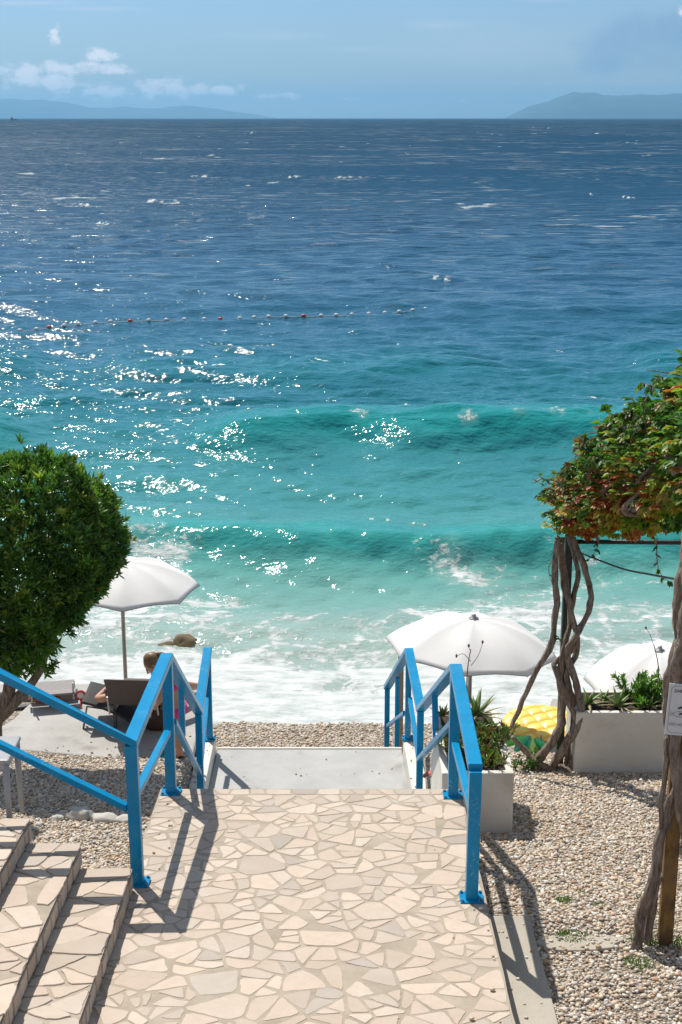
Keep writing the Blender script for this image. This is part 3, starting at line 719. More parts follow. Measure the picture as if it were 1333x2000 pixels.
def loose_pebbles():
    g = np.random.default_rng(33); IV, IF = ico(); pts = []
    for _ in range(150): x = g.uniform(.9, 1.16); y = g.uniform(5.5, 7.9); pts.append((x, y, slabz(y)) if g.random() < .18 or x > 1.15 else None)
    for _ in range(26): e = g.random() < .6; x = (XR-.02-abs(g.normal(0, .10))) if e else (XL+.02+abs(g.normal(0, .12))); y = g.uniform(8.0 if not e else 5.6, 9.5); pts.append((x, y, floor_z(y)+.006))
    for _ in range(45): y = 13.0+abs(g.normal(0, .22)); pts.append((g.uniform(-3.4, -1.5), y, -1.553))
    for _ in range(16): pts.append((g.uniform(-1.28, .64), g.uniform(12.9, 13.75), LZ))
    for _ in range(30): pts.append((g.choice([-1.39, .74])+g.normal(0, .03), g.uniform(12.4, 13.6), -1.62))
    c0 = PZ(1130, 1862, -.33)
    for _ in range(70): a = g.uniform(0, 6.28); r = g.uniform(.3, 1.0); x = c0.x+.25*r*math.cos(a); y = c0.y+.10*r*math.sin(a); pts.append((x, y, float(ground(x, y))+.022))
    pts = np.array([p for p in pts if p is not None]); n = len(pts); r = .0085*np.exp(g.normal(0, .35, n)); v = IV[None]*np.stack([r*1.1, r*.9, r*.6], 1)[:, None, :]*(1+g.uniform(-.18, .18, (n, 12, 1)))
    v += (pts+np.stack([0*r, 0*r, r*.45], 1))[:, None, :]; F = (IF[None]+(np.arange(n)*12)[:, None, None]).reshape(-1, 3); c = PAL[g.choice(len(PAL), n, p=PW)]
    tag(link('loose_pebbles', npmesh('loose_pebbles', v.reshape(-1, 3), F, np.repeat(c, 12, 0)), M_PEB), 'stray pebbles strewn on the paving edges, slab, terrace and landing', 'pebbles', kind='stuff')
loose_pebbles()

# ================================================================== RAILINGS
M_BLUE = m_paint()
M_BOLT = simple('bolt_metal', (.10, .22, .32), .45, .2, 40, .1, metal=.5)
def railing(name, label, tops, mids, posts, extra=()):
    t = thing(name, label, 'railing')
    for pts in tops: mb = MB(); mb.sweep(pts, .086, .05); mb.build('top_rail', M_BLUE, t, bevel=.005)
    for pts, w in mids: mb = MB(); mb.sweep(pts, w, .04); mb.build('lower_rail', M_BLUE, t, bevel=.004)
    for (base, top, w, plate) in posts:
        b = Vector(base); p = Vector(top); mb = MB(); h = w/2
        mb.add([b+Vector(q) for q in ((-h, -h, 0), (h, -h, 0), (h, h, 0), (-h, h, 0))]+[p+Vector(q) for q in ((-h, -h, 0), (h, -h, 0), (h, h, 0), (-h, h, 0))],
               [(3, 2, 1, 0), (4, 5, 6, 7), (0, 1, 5, 4), (1, 2, 6, 5), (2, 3, 7, 6), (3, 0, 4, 7)])
        po = mb.build('post', M_BLUE, t, bevel=.004)
        if plate:
            mb = MB(); mb.box(b+Vector((0, 0, .006)), (w*1.95, w*1.75, .014))
            pl = mb.build('base_plate', M_BLUE, po, bevel=.003)
            for sx in (-1, 1):
                for sy in (-1, 1):
                    c0 = b+Vector((sx*w*.78, sy*w*.66, .014)); mb2 = MB(); mb2.tube([c0-Vector((0, 0, .004)), c0+Vector((0, 0, .012))], .0085, 6); mb2.build('bolt', M_BOLT, po)
    return t
def fz(y): return floor_z(y)+.006
# left run
def PF(px, py):
    """point of the sloping paved floor seen at a place of the photograph"""
    u, y, z = ray(px, py); t = (-(0-7.83)*.105-CAM_H)/(z+.105*y); return Vector((t*u, t*y, CAM_H+t*z))
A = PF(270, 1727); B = PF(335, 1549); A.z += .006; B.z += .006
At = P(262, 1441, A.y-.03); Bt = P(334, 1276, B.y+.02); At.x = A.x; Bt.x = B.x
Et = P(388, 1385, 12.23); Ft = P(406, 1264, 13.60); Fb = Vector((Ft.x, Ft.y, -1.612))
Lt = P(-160, 1235, A.y+.30); 
leftrun = [Lt, At-Vector((0, 0, .025)), Bt-Vector((0, 0, .025)), Et-Vector((0, 0, .025)), Ft-Vector((0, 0, .025))]
Am = Vector((A.x, A.y, .575)); Bm = P(327, 1426, B.y-.05); Bm.x = B.x
Lm = P(-160, 1375, A.y+.27); Am2 = P(262, 1577, A.y)
Em = P(391, 1508, 12.20); Fm = P(405, 1362, 13.58); BmE = P(338, 1415, 9.52)
G0 = P(357, 1438, 11.0); G1 = P(354, 1322, 11.0)
railing('blue_railing', 'blue steel railing left of the path, joining the stone steps at its near post',
        [leftrun], [([Lm, Am2-Vector((.04, 0, .0))], .05), ([Am+Vector((0, .04, 0)), Bm-Vector((0, .04, 0))], .05), ([BmE+Vector((0, .05, 0)), Em-Vector((0, .03, 0))], .045), ([Em+Vector((0, .03, 0)), Fm-Vector((0, .04, 0))], .045)],
        [(A, At-Vector((0, 0, .04)), .074, True), (B, Bt-Vector((0, 0, .04)), .074, True), (Vector((Et.x, Et.y, -1.62)), Et-Vector((0, 0, .04)), .062, False), (Fb, Ft-Vector((0, 0, .04)), .06, True),
         (G0, G1, .05, False), (Vector((-2.62, 8.2, .45)), Vector((Lt.x+.25, 8.13, Lt.z-.16)), .06, False)])
# right run
C = PF(921, 1757); D = PF(885, 1556); C.z += .006; D.z += .006
Ct = P(932, 1492, C.y-.03); Dt = P(888, 1297, D.y+.02); Ct.x = C.x; Dt.x = D.x
It = P(822, 1380, 12.23); Jt = P(799, 1266, 13.60); Jb = Vector((Jt.x, Jt.y, -1.612)); Kt = P(757, 1338, 15.35)
Cm = P(926, 1601, C.y); Cm.x = C.x; Dm = P(886, 1450, D.y-.05); Dm.x = D.x
Im = P(818, 1480, 12.2); Jm = P(801, 1362, 13.57); DmI = P(884, 1418, 9.52)
H0 = P(852, 1449, 11.0); H1 = P(849, 1345, 11.0)
Km = P(757, 1418, 15.33); Jm2 = P(791, 1392, 13.66)
def gz(p): return Vector((p.x, p.y, float(ground(p.x, p.y))-.02))
M1 = P(777, 1318, 14.45)
railing('blue_railing', 'blue steel railing on the right of the path, beside the planter of succulents',
        [[Ct-Vector((0, 0, .025)), Dt-Vector((0, 0, .025)), It-Vector((0, 0, .025)), Jt-Vector((0, 0, .025)), Kt-Vector((0, 0, .025))]],
        [([Cm+Vector((0, .04, .02)), Dm-Vector((0, .04, 0))], .05), ([DmI+Vector((0, .05, 0)), Im-Vector((0, .03, 0))], .045), ([Im+Vector((0, .03, 0)), Jm-Vector((0, .04, 0))], .045), ([Jm2, Km], .04)],
        [(C, Ct-Vector((0, 0, .04)), .074, True), (D, Dt-Vector((0, 0, .04)), .074, True), (Vector((It.x, It.y, -1.62)), It-Vector((0, 0, .04)), .062, False), (Jb, Jt-Vector((0, 0, .04)), .06, True),
         (H0, H1, .05, False), (gz(Kt), Kt-Vector((0, 0, .04)), .06, False), (gz(M1), M1-Vector((0, 0, .03)), .05, False)])

# ================================================================== LEAVES
def leaves(name, pos, axis, nrm, length, width, col, mat_, parent=None, label=None, fold=.15, curl=.0):
    """kite shaped folded leaves as one mesh"""
    pos = np.asarray(pos, float); axis = np.asarray(axis, float); nrm = np.asarray(nrm, float); n = len(pos)
    axis /= np.linalg.norm(axis, axis=1, keepdims=True)+1e-9
    side = np.cross(axis, nrm); side /= np.linalg.norm(side, axis=1, keepdims=True)+1e-9
    up = np.cross(side, axis); L_ = np.asarray(length).reshape(-1, 1)*np.ones((n, 1)); w = np.asarray(width).reshape(-1, 1)*np.ones((n, 1))
    v0 = pos; v1 = pos+axis*L_*.38+side*w*.5+up*w*fold; v2 = pos+axis*L_*.72+side*w*.36+up*w*fold-up*L_*curl*.4; v3 = pos+axis*L_-up*L_*curl
    v4 = pos+axis*L_*.72-side*w*.36+up*w*fold-up*L_*curl*.4; v5 = pos+axis*L_*.38-side*w*.5+up*w*fold
    V = np.stack([v0, v1, v2, v3, v4, v5], 1).reshape(-1, 3); b = (np.arange(n)*6)[:, None]
    F = np.concatenate([b+np.array([[0, 1, 2, 3]]), b+np.array([[0, 3, 4, 5]])])
    me = npmesh(name, V, F, np.repeat(np.asarray(col), 6, 0)); return link(name, me, mat_, parent, False)
M_LEAF = leafmat('shrub_leaf', .34, .30)
M_VLEAF = leafmat('creeper_leaf', .38, .45)
M_BARK = m_bark()
def rosette_cloud(centers, dirs, per, Lr, Wr, cfun, g, spread=(.25, 1.25)):
    pos = []; ax = []; nr = []; L_ = []; W_ = []; C_ = []
    for c, d in zip(centers, dirs):
        d = d/np.linalg.norm(d); a = np.cross(d, [0, 0, 1.0]) if abs(d[2]) < .9 else np.cross(d, [1.0, 0, 0]); a /= np.linalg.norm(a); b = np.cross(d, a); base = cfun(c, d)
        n = per+g.integers(-2, 3); ph = g.uniform(0, 6.28)
        for k in range(n):
            th = ph+k*2.4; s = spread[0]+(spread[1]-spread[0])*(k/n); q = d*math.cos(s)+(a*math.cos(th)+b*math.sin(th))*math.sin(s)
            pos.append(c-d*g.uniform(0, .03)); ax.append(q); nr.append(d+g.normal(0, .25, 3)); L_.append(g.uniform(*Lr)); W_.append(g.uniform(*Wr)); C_.append(base*g.uniform(.75, 1.25))
    return map(np.array, (pos, ax, nr, L_, W_, C_))
def build_tree():
    g = np.random.default_rng(3); t = thing('shrub_tree', 'round clipped evergreen tree with narrow glossy leaves beside the terrace', 'tree', (-3.42, 12.55, -1.45)); o0 = np.array(t.location)
    base = Vector((-3.42, 12.55, -1.48)); f1 = P(-12, 1408, 12.65); 
    mb = MB(); p = smooth_path([base, Vector((-3.34, 12.58, -1.25)), f1, P(18, 1345, 12.6), P(10, 1290, 12.6), P(20, 1180, 12.6)], 5, .02); mb.tube([q-t.location for q in p], lerp_list([.10, .085, .075, .055, .04, .02], len(p)), 9, wob=.3)
    p = smooth_path([f1, P(30, 1370, 12.62), P(62, 1332, 12.6), P(95, 1270, 12.55), P(120, 1180, 12.5)], 5, .02); mb.tube([q-t.location for q in p], lerp_list([.06, .06, .045, .03, .015], len(p)), 8, wob=.3)
    for k in range(14):
        a = g.uniform(0, 6.28); e = Vector((-2.85+.5*math.cos(a), 12.55+.5*math.sin(a), .5+g.uniform(-.5, .6)))
        p = smooth_path([P(20+g.uniform(-20, 70), 1290, 12.6), (Vector((-2.9, 12.55, -.1))+e)/2, e], 5, .03); mb.tube([q-t.location for q in p], lerp_list([.03, .018, .008], len(p)), 5)
    mb.build('trunk', M_BARK, t, True)
    ctr = np.array(P(64, 1095, 12.7)); cen = []; dr = []
    def rad(d):
        v = Vector(d); k = 1+.15*mnoise.noise(v*1.7+Vector((3, 1, 7)))+.13*mnoise.noise(v*4+Vector((1, 5, 2)))+.09*mnoise.noise(v*9)
        rx, ry, rz = .83, .83, 1.02
        if d[2] < 0:   # tapers and droops towards lower left
            rx = .83-.27*(-d[2])
        return k/math.sqrt((d[0]/rx)**2+(d[1]/ry)**2+(d[2]/rz)**2)
    n = 5400
    while len(cen) < n:
        d = g.normal(0, 1, 3); d /= np.linalg.norm(d)
        if d[1] > .55 and g.random() < .6: continue
        r = rad(d)*(1+(g.random()<.12)*abs(g.normal(0, .05))-abs(g.normal(0, .055)) if g.random() < .8 else g.uniform(.55, .95))
        c = ctr+d*r+np.array([-.26*max(0, -d[2])**1.3, 0, 0]); cen.append(c); dd = d*.8+np.array([0, -.05, .45])+g.normal(0, .35, 3); dr.append(dd)
    def cf(c, d):
        n_ = mnoise.noise(Vector(c)*3.1); b = .8+.5*n_; k = g.random()
        if k < .16: base_ = np.array([.17, .175, .035])
        elif k < .55: base_ = np.array([.065, .105, .022])
        else: base_ = np.array([.038, .072, .018])
        return base_*max(.5, b)*np.array([2.3, 2.75, 2.4])
    P_, A_, N_, L_, W_, C_ = rosette_cloud(cen, dr, 8, (.06, .105), (.018, .028), cf, g)
    leaves('crown', P_-o0, A_, N_, L_, W_, C_, M_LEAF, t)
    # fresh shoots low on the crown
    cen = []; dr = []
    for k in range(70):
        x = g.uniform(-20, 110); y = g.uniform(1190, 1320); cen.append(np.array(P(x+g.normal(0, 6), y, 12.0+g.uniform(-.15, .35)))); dr.append(np.array([g.normal(0, .5), -.7, g.normal(.1, .4)]))
    P_, A_, N_, L_, W_, C_ = rosette_cloud(cen, dr, 11, (.07, .11), (.018, .026), lambda c, d: np.array([.085, .19, .02]), g)
    leaves('new_growth', P_-o0, A_, N_, L_, W_, C_, M_LEAF, t)['label'] = 'bright green fresh shoots low on the crown'
build_tree()

# ================================================================== PERGOLA AND CREEPER
M_POSTG = simple('dark_green_steel', (.05, .07, .05), .55, .2, 12, .1)
M_RUST = NT('rusty_steel'); _n = M_RUST.noise(6, 6, .65, M_RUST.map((1, 1, .5))); M_RUST.col(M_RUST.ramp(_n, [(.3, (.05, .035, .022)), (.48, (.16, .085, .03)), (.56, (.27, .15, .045)), (.7, (.14, .10, .06))])); M_RUST.set('Roughness', .8); M_RUST.nrm(M_RUST.bump(_n, .4, .004)); M_RUST = M_RUST.m
M_IRON = simple('dark_iron', (.045, .04, .038), .6, .2, 15, .1)
M_ROPE = simple('cable_black', (.03, .03, .035), .6, .1, 20, 0)
PT = P(1100, 1042, 12.62)
def build_pergola():
    t = thing('pergola', 'low steel pergola frame carrying the creeper, rusty near post and dark far post', 'pergola')
    b = PZ(1103, 1497, -1.44); mb = MB(); mb.box(((b.x+PT.x)/2, b.y, (b.z-.05+PT.z)/2), (.07, .07, PT.z-b.z+.05)); o = mb.build('post', M_POSTG, t, bevel=.004); o['label'] = 'dark green far post among the creeper stems'
    b2 = PZ(1297, 1868, -.345); top = b2.z+2.85; mb = MB(); mb.box((b2.x, b2.y, (b2.z-.05+top)/2), (.085, .055, top-b2.z+.05)); o = mb.build('post', M_RUST, t, bevel=.005); o['label'] = 'rusty brown near post'
    b3 = Vector((4.3, 12.7, -1.45)); mb = MB(); mb.box((4.3, 12.7, (-1.5+PT.z)/2), (.07, .07, PT.z+1.5)); mb.build('post', M_POSTG, t, bevel=.004)
    mb = MB(); a = P(1120, 1058, 12.62); e = P(1480, 1061, 12.62); mb.tube([a, e], .022, 8); mb.build('crossbar', M_IRON, t, True)
    for dx in (.45, 1.2, 2.2):
        mb = MB(); mb.tube([Vector((PT.x+dx*.9, PT.y, PT.z+.04)), Vector((b2.x+dx, b2.y-.3, top+.1))], .016, 8); mb.build('rafter', M_IRON, t, True)
    for k in range(1, 6):
        f = k/6; p0 = Vector((PT.x, PT.y, PT.z)).lerp(Vector((b2.x, b2.y, top)), f); mb = MB(); mb.tube([p0+Vector((.25, 0, .08)), p0+Vector((2.2, 0, .08))], .012, 6); mb.build('batten', M_IRON, t, True)
    return b, b2, top
pb, pb2, ptop = build_pergola()
def cable():
    mb = MB(); p = smooth_path([P(1135, 1080, 12.6), P(1170, 1094, 12.0), P(1220, 1112, 11.0), P(1270, 1122, 10.0), P(1330, 1133, 8.3)], 5); mb.tube(p, .008, 6)
    tag(mb.build('cable', M_ROPE, None, True), 'thin dark cable slung from the far post to the near trunk', 'cable')
cable()
def build_vine():
    g = np.random.default_rng(14)
    t = thing('creeper', 'creeper with green, yellow and rust red leaves over the pergola, twisted grey stems', 'climbing plant')
    d0 = 12.45
    stems = [  # far bundle, traced by where each stem runs around the post
        ([(1040, 1533), (1038, 1505), (1062, 1470), (1092, 1425), (1100, 1380), (1094, 1320), (1104, 1260), (1116, 1200), (1105, 1130), (1095, 1060)], [.042, .045, .04, .038, .033, .030, .028, .028, .028, .03], 0),
        ([(1068, 1530), (1078, 1500), (1108, 1450), (1135, 1400), (1128, 1340), (1108, 1280), (1128, 1235), (1152, 1190), (1153, 1150), (1138, 1100), (1120, 1050)], [.04, .045, .045, .04, .034, .03, .03, .028, .026, .028, .03], -.06),
        ([(1000, 1420), (1012, 1390), (1045, 1315), (1075, 1260), (1086, 1180), (1084, 1110), (1090, 1050)], [.018, .024, .026, .028, .030, .028, .026], -.10),
        ([(1000, 1440), (1028, 1468), (1052, 1492), (1090, 1508), (1120, 1500)], [.02, .032, .035, .03, .03], -.02),
        ([(1108, 1500), (1118, 1440), (1122, 1380), (1108, 1320), (1130, 1260), (1116, 1190), (1130, 1120), (1112, 1045)], [.035, .03, .032, .028, .026, .028, .026, .03], .08),
        ([(1112, 1505), (1125, 1460), (1122, 1400), (1085, 1310), (1088, 1290), (1125, 1255), (1112, 1180), (1098, 1120), (1098, 1050)], [.03, .028, .03, .024, .024, .026, .026, .024, .024], -.04),
    ]
    for pts, rad, dd in stems:
        pp = [P(x, y, d0+dd+.05*math.sin(i*1.9)) for i, (x, y) in enumerate(pts)]
        if pts[0][1] > 1495: pp[0].z = float(ground(pp[0].x, pp[0].y))-.02
        p = smooth_path(pp, 6, .012); mb = MB(); mb.tube(p, [r*1.0 for r in lerp_list(rad, len(p))], 9, wob=.35); mb.build('stem', M_BARK, t, True)
    # root tangle
    for k in range(6):
        a = PZ(1060+g.uniform(-10, 60), 1500+g.uniform(0, 20), -1.43); e = PZ(1110+g.uniform(-50, 50), 1512+g.uniform(-12, 14), -1.44)
        p = smooth_path([a, (a+e)/2+Vector((0, g.uniform(-.05, .05), .05)), e], 5, .02); mb = MB(); mb.tube(p, lerp_list([.02, .035, .02], len(p)), 7, wob=.3); mb.build('root', M_BARK, t, True)
    # near bundle around the rusty post
    n0 = 7.72
    near = [([(1243, 1842), (1252, 1790), (1268, 1742), (1283, 1690), (1287, 1640), (1306, 1585), (1322, 1530), (1313, 1440), (1304, 1390), (1310, 1320), (1328, 1250), (1328, 1180), (1345, 1100)], [.034, .034, .032, .034, .032, .034, .03, .030, .032, .034, .036, .042, .04], -.10),
            ([(1262, 1842), (1272, 1790), (1280, 1745), (1292, 1715)], [.028, .028, .026, .02], -.06),
            ([(1360, 1850), (1352, 1700), (1338, 1620), (1325, 1540), (1320, 1450), (1332, 1360), (1325, 1300), (1340, 1250), (1350, 1150), (1350, 1050)], [.04, .036, .034, .032, .034, .04, .045, .048, .05, .05], -.16),
            ([(1292, 1620), (1292, 1560), (1302, 1480), (1306, 1440)], [.012, .016, .018, .016], -.12),
            ([(1345, 1420), (1322, 1360), (1318, 1290), (1338, 1230), (1345, 1160)], [.03, .034, .032, .03, .03], -.14),
            ([(1355, 1380), (1350, 1290), (1332, 1200), (1338, 1120), (1362, 1020)], [.05, .05, .046, .045, .05], -.04)]
    for pts, rad, dd in near:
        pp = [P(x, y, n0+dd+.02*math.sin(i*1.7)) for i, (x, y) in enumerate(pts)]
        if pts[0][1] > 1835: pp[0].z = float(ground(pp[0].x, pp[0].y))-.02
        p = smooth_path(pp, 6, .010); mb = MB(); mb.tube(p, lerp_list(rad, len(p)), 10, wob=.4); mb.build('stem', M_BARK, t, True)
    # woody tangle running under the leaves up the slope
    T0 = Vector((PT.x, PT.y, PT.z+.05)); T1 = Vector((pb2.x+.25, pb2.y+.1, ptop+.05))
    mb = MB()
    for k in range(60):
        f0 = g.uniform(0, .85); f1 = f0+g.uniform(.12, .4)
        o_ = lambda s: Vector((g.uniform(-.15, .5+.9*s), g.normal(0, .12), g.uniform(-.03, .22+.25*s)))
        p = smooth_path([T0.lerp(T1, f0)+o_(f0), T0.lerp(T1, (f0+f1)/2)+o_(f0), T0.lerp(T1, f1)+o_(f1)], 6, .03); mb.tube(p, lerp_list([.014, .022, .010], len(p)), 6)
    mb.build('branch_tangle', M_BARK, t, True)
    # foliage volume
    pos = []; ax = []; nr = []; Ls = []; Ws = []; Cs = []
    def compound(c, d, base, s, dense=5):
        d = d/np.linalg.norm(d); a = np.cross(d, [0.1, .2, 1.0]); a /= np.linalg.norm(a); up = np.cross(a, d); c0 = base*g.uniform(.8, 1.2)
        for k in range(dense):
            th = (k-(dense-1)/2)*.62+g.normal(0, .1); q = d*math.cos(th)+a*math.sin(th); q = q+np.array([0, 0, -.25])
            pos.append(c); ax.append(q); nr.append(up+g.normal(0, .2, 3)); Ls.append(s*g.uniform(.75, 1.1)*(1-.16*abs(k-2))); Ws.append(s*g.uniform(.38, .5)); Cs.append(c0*g.uniform(.95, 1.35))
    def colr(c, f):
        zt = c[2]-(T0.z+(T1.z-T0.z)*f)
        n_ = .50+.9*mnoise.noise(Vector(c)*2.4)+g.normal(0, .18)+f*.14+.42*max(-.35, zt-.12); k = n_
        if k < .28: return np.array([.27, .055, .02])
        if k < .40: return np.array([.36, .13, .03])
        if k < .54: return np.array([.34, .23, .045])
        if k < .72: return np.array([.23, .27, .035])
        if k < .90: return np.array([.11, .20, .028])
        return np.array([.05, .13, .025])
    def rr(f): return (.26+.50*f)
    def mass(n, s):
        for _ in range(n):
            f = g.random()**.8*1.05-.04; r = rr(max(f, 0)); c = np.array(T0.lerp(T1, f)); d = g.normal(0, 1, 3); d /= np.linalg.norm(d)
            k = 1+.35*mnoise.noise(Vector(d)*1.5+Vector((f*6, 2, 5)))+.2*mnoise.noise(Vector(d)*4+Vector((f*12, 7, 1)))
            q = g.uniform(.62, 1.0)**.6; off = d*r*k*q*np.array([1.0, 1.0, 1.15]); 
            if off[2] < -.15: off[2] = -.15-.5*(abs(off[2])-.15)*g.random()
            c = c+off+np.array([.30*(.25+f)+.04, 0, .17+.20*f]); dd = d*np.array([1, .8, .7])+np.array([-.2, -.35, .2])+g.normal(0, .4, 3)
            compound(c, dd, colr(c, f), s*g.uniform(.75, 1.25))
    mass(5600, .082)
    # denser fill to the right, over the rafters
    for _ in range(2600):
        f = g.random(); c = np.array(T0.lerp(T1, f))+np.array([g.uniform(.3, 1.6), g.normal(0, .2), g.uniform(0, .35+.6*f)]); compound(c, g.normal(0, 1, 3)+np.array([-.2, -.4, .2]), colr(c, f), .085)
    # sprays breaking the outline
    sprays = MB()
    def spray(pts, s, cols, every=.07):
        p = smooth_path(pts, 8, .008); sprays.tube(p, lerp_list([.006, .004, .002], len(p)), 5); acc = 0
        for i in range(1, len(p)):
            acc += (p[i]-p[i-1]).length
            if acc > every:
                acc = 0; d = np.array((p[i]-p[i-1]).normalized()); sd_ = np.cross(d, [0, 1.0, 0])*(1 if i % 2 else -1)
                compound(np.array(p[i]), d*.5+sd_*.8+g.normal(0, .15, 3), cols[g.integers(len(cols))], s, 5)
    GR = [np.array([.06, .15, .02]), np.array([.12, .19, .025]), np.array([.04, .10, .018])]; OR = [np.array([.25, .12, .02]), np.array([.24, .06, .02]), np.array([.2, .17, .03])]
    spray([P(1240, 800, 9.3), P(1200, 810, 9.25), P(1178, 800, 9.2)], .075, GR[:2]); spray([P(1300, 760, 9.0), P(1270, 752, 8.9), P(1252, 748, 8.8)], .085, GR, .06)
    spray([P(1330, 735, 8.8), P(1300, 728, 8.7), P(1262, 722, 8.7)], .06, GR[1:2], .3); spray([P(1205, 860, 9.9), P(1165, 845, 9.9), P(1130, 853, 9.9)], .05, OR, .12)
    spray([P(1180, 870, 10.4), P(1140, 885, 10.4), P(1105, 905, 10.4)], .05, OR+GR, .09); spray([P(1090, 940, 11.5), P(1062, 936, 11.4), P(1040, 945, 11.4)], .06, OR, .07)
    spray([P(1170, 900, 10.8), P(1120, 903, 10.8), P(1095, 915, 10.8)], .06, GR, .07); spray([P(1240, 815, 9.4), P(1210, 835, 9.4), P(1195, 850, 9.4)], .07, GR, .06)
    spray([P(1090, 1040, 12.4), P(1083, 1085, 12.4), P(1072, 1110, 12.4), P(1078, 1140, 12.4)], .055, GR, .07); spray([P(1170, 1050, 12.3), P(1165, 1075, 12.3), P(1150, 1092, 12.3)], .075, GR, .05)
    spray([P(1283, 1050, 11.8), P(1283, 1085, 11.8), P(1286, 1108, 11.8), P(1296, 1128, 11.8), P(1312, 1138, 11.8)], .07, GR, .07); spray([P(1096, 1255, 12.3), P(1090, 1245, 12.3), P(1085, 1240, 12.3)], .06, GR[:1], .02)
    spray([P(1320, 720, 8.7), P(1333, 712, 8.7), P(1350, 700, 8.7)], .10, GR, .04)
    for _ in range(95):
        x = g.uniform(1085, 1333); y = np.interp(x, [1085, 1170, 1230, 1333], [930, 860, 800, 735])+g.uniform(5, 80); d_ = np.interp(x, [1085, 1333], [11.6, 8.9])
        spray([P(x, y, d_-.25), P(x-g.uniform(5, 22), y-g.uniform(0, 20), d_-.35), P(x-g.uniform(15, 40), y-g.uniform(-8, 22), d_-.45)], g.uniform(.05, .085), GR if (y < np.interp(x, [1085, 1333], [930, 800])+40 and g.random() < .7) else OR+GR, .05)
    sprays.build('twigs', M_BARK, t, True)
    leaves('foliage', pos, ax, nr, Ls, Ws, Cs, M_VLEAF, t, fold=.12, curl=.12)
build_vine()

# ================================================================== SIGN
M_SIGN = simple('sign_white', (.66, .66, .68), .4, .04, 6, 0); M_PRINT = simple('print_dark', (.05, .045, .05), .5, .1, 20, 0); M_PRINTG = simple('print_grey', (.30, .31, .31), .5, .1, 20, 0)
def text_obj(s, size, m, parent, loc, rot, name='lettering', ax='LEFT'):
    c = bpy.data.curves.new(name, 'FONT'); c.body = s; c.size = size; c.extrude = .0008; c.align_x = ax
    o = bpy.data.objects.new('tmp', c); COL.objects.link(o); bpy.context.view_layer.update()
    me = bpy.data.meshes.new_from_object(o.evaluated_get(bpy.context.evaluated_depsgraph_get())); bpy.data.objects.remove(o)
    t = link(name, me, m, parent); t.location = loc; t.rotation_euler = rot; return t
def build_sign():
    tl_ = P(1308, 1334, 7.50); br = P(1390, 1432, 7.50); w = br.x-tl_.x; h = (tl_.z-br.z)
    t = thing('sign', 'white notice board with rounded border fixed to the near creeper trunk', 'sign', (tl_.x, 7.50, tl_.z)); t.rotation_euler = (R(-3), R(2.5), R(-6))
    mb = MB(); mb.box((w/2, 0, -h/2), (w, .006, h)); mb.build('board', M_SIGN, t, bevel=.002)
    # rounded border
    pts = []; r = .028; e = .014
    for cx, cz, a0 in ((w-e-r, -e-r, 0), (e+r, -e-r, 90), (e+r, -h+e+r, 180), (w-e-r, -h+e+r, 270)):
        for k in range(7): a = R(a0+15*k); pts.append(Vector((cx+r*math.cos(a), -.0042, cz+r*math.sin(a))))
    pts.append(pts[0]); mb = MB(); mb.tube(pts, .0012, 4, cap=False); mb.build('border', M_PRINTG, t)
    rx = (math.pi/2, 0, 0)
    text_obj('ZABRANJENO', .0245, M_PRINT, t, (.030, -.0045, -.050), rx)
    text_obj('DO NOT', .024, M_PRINTG, t, (.022, -.0045, -h+.058), rx)
    # fish outline and dark strokes above it
    mb = MB(); fx, fz_ = .088, -h*.585; pts = []
    for k in range(25):
        a = 2*math.pi*k/24; pts.append(Vector((fx+.05*math.cos(a), -.0044, fz_+.017*math.sin(a))))
    mb.tube(pts, .0012, 4, cap=False); mb.tube([Vector((fx-.048, -.0044, fz_)), Vector((fx-.066, -.0044, fz_+.012)), Vector((fx-.066, -.0044, fz_-.012)), Vector((fx-.048, -.0044, fz_))], .0012, 4)
    mb.build('fish_outline', M_PRINTG, t)
    mb = MB(); mb.tube([Vector((.062, -.005, -h*.475)), Vector((.085, -.005, -h*.445)), Vector((.15, -.005, -h*.40))], [.004, .006, .006], 6); mb.tube([Vector((.07, -.005, -h*.59)), Vector((.09, -.005, -h*.565)), Vector((.14, -.005, -h*.56))], [.004, .006, .005], 6)
    mb.build('hand_drawing', M_PRINT, t, True)
build_sign()

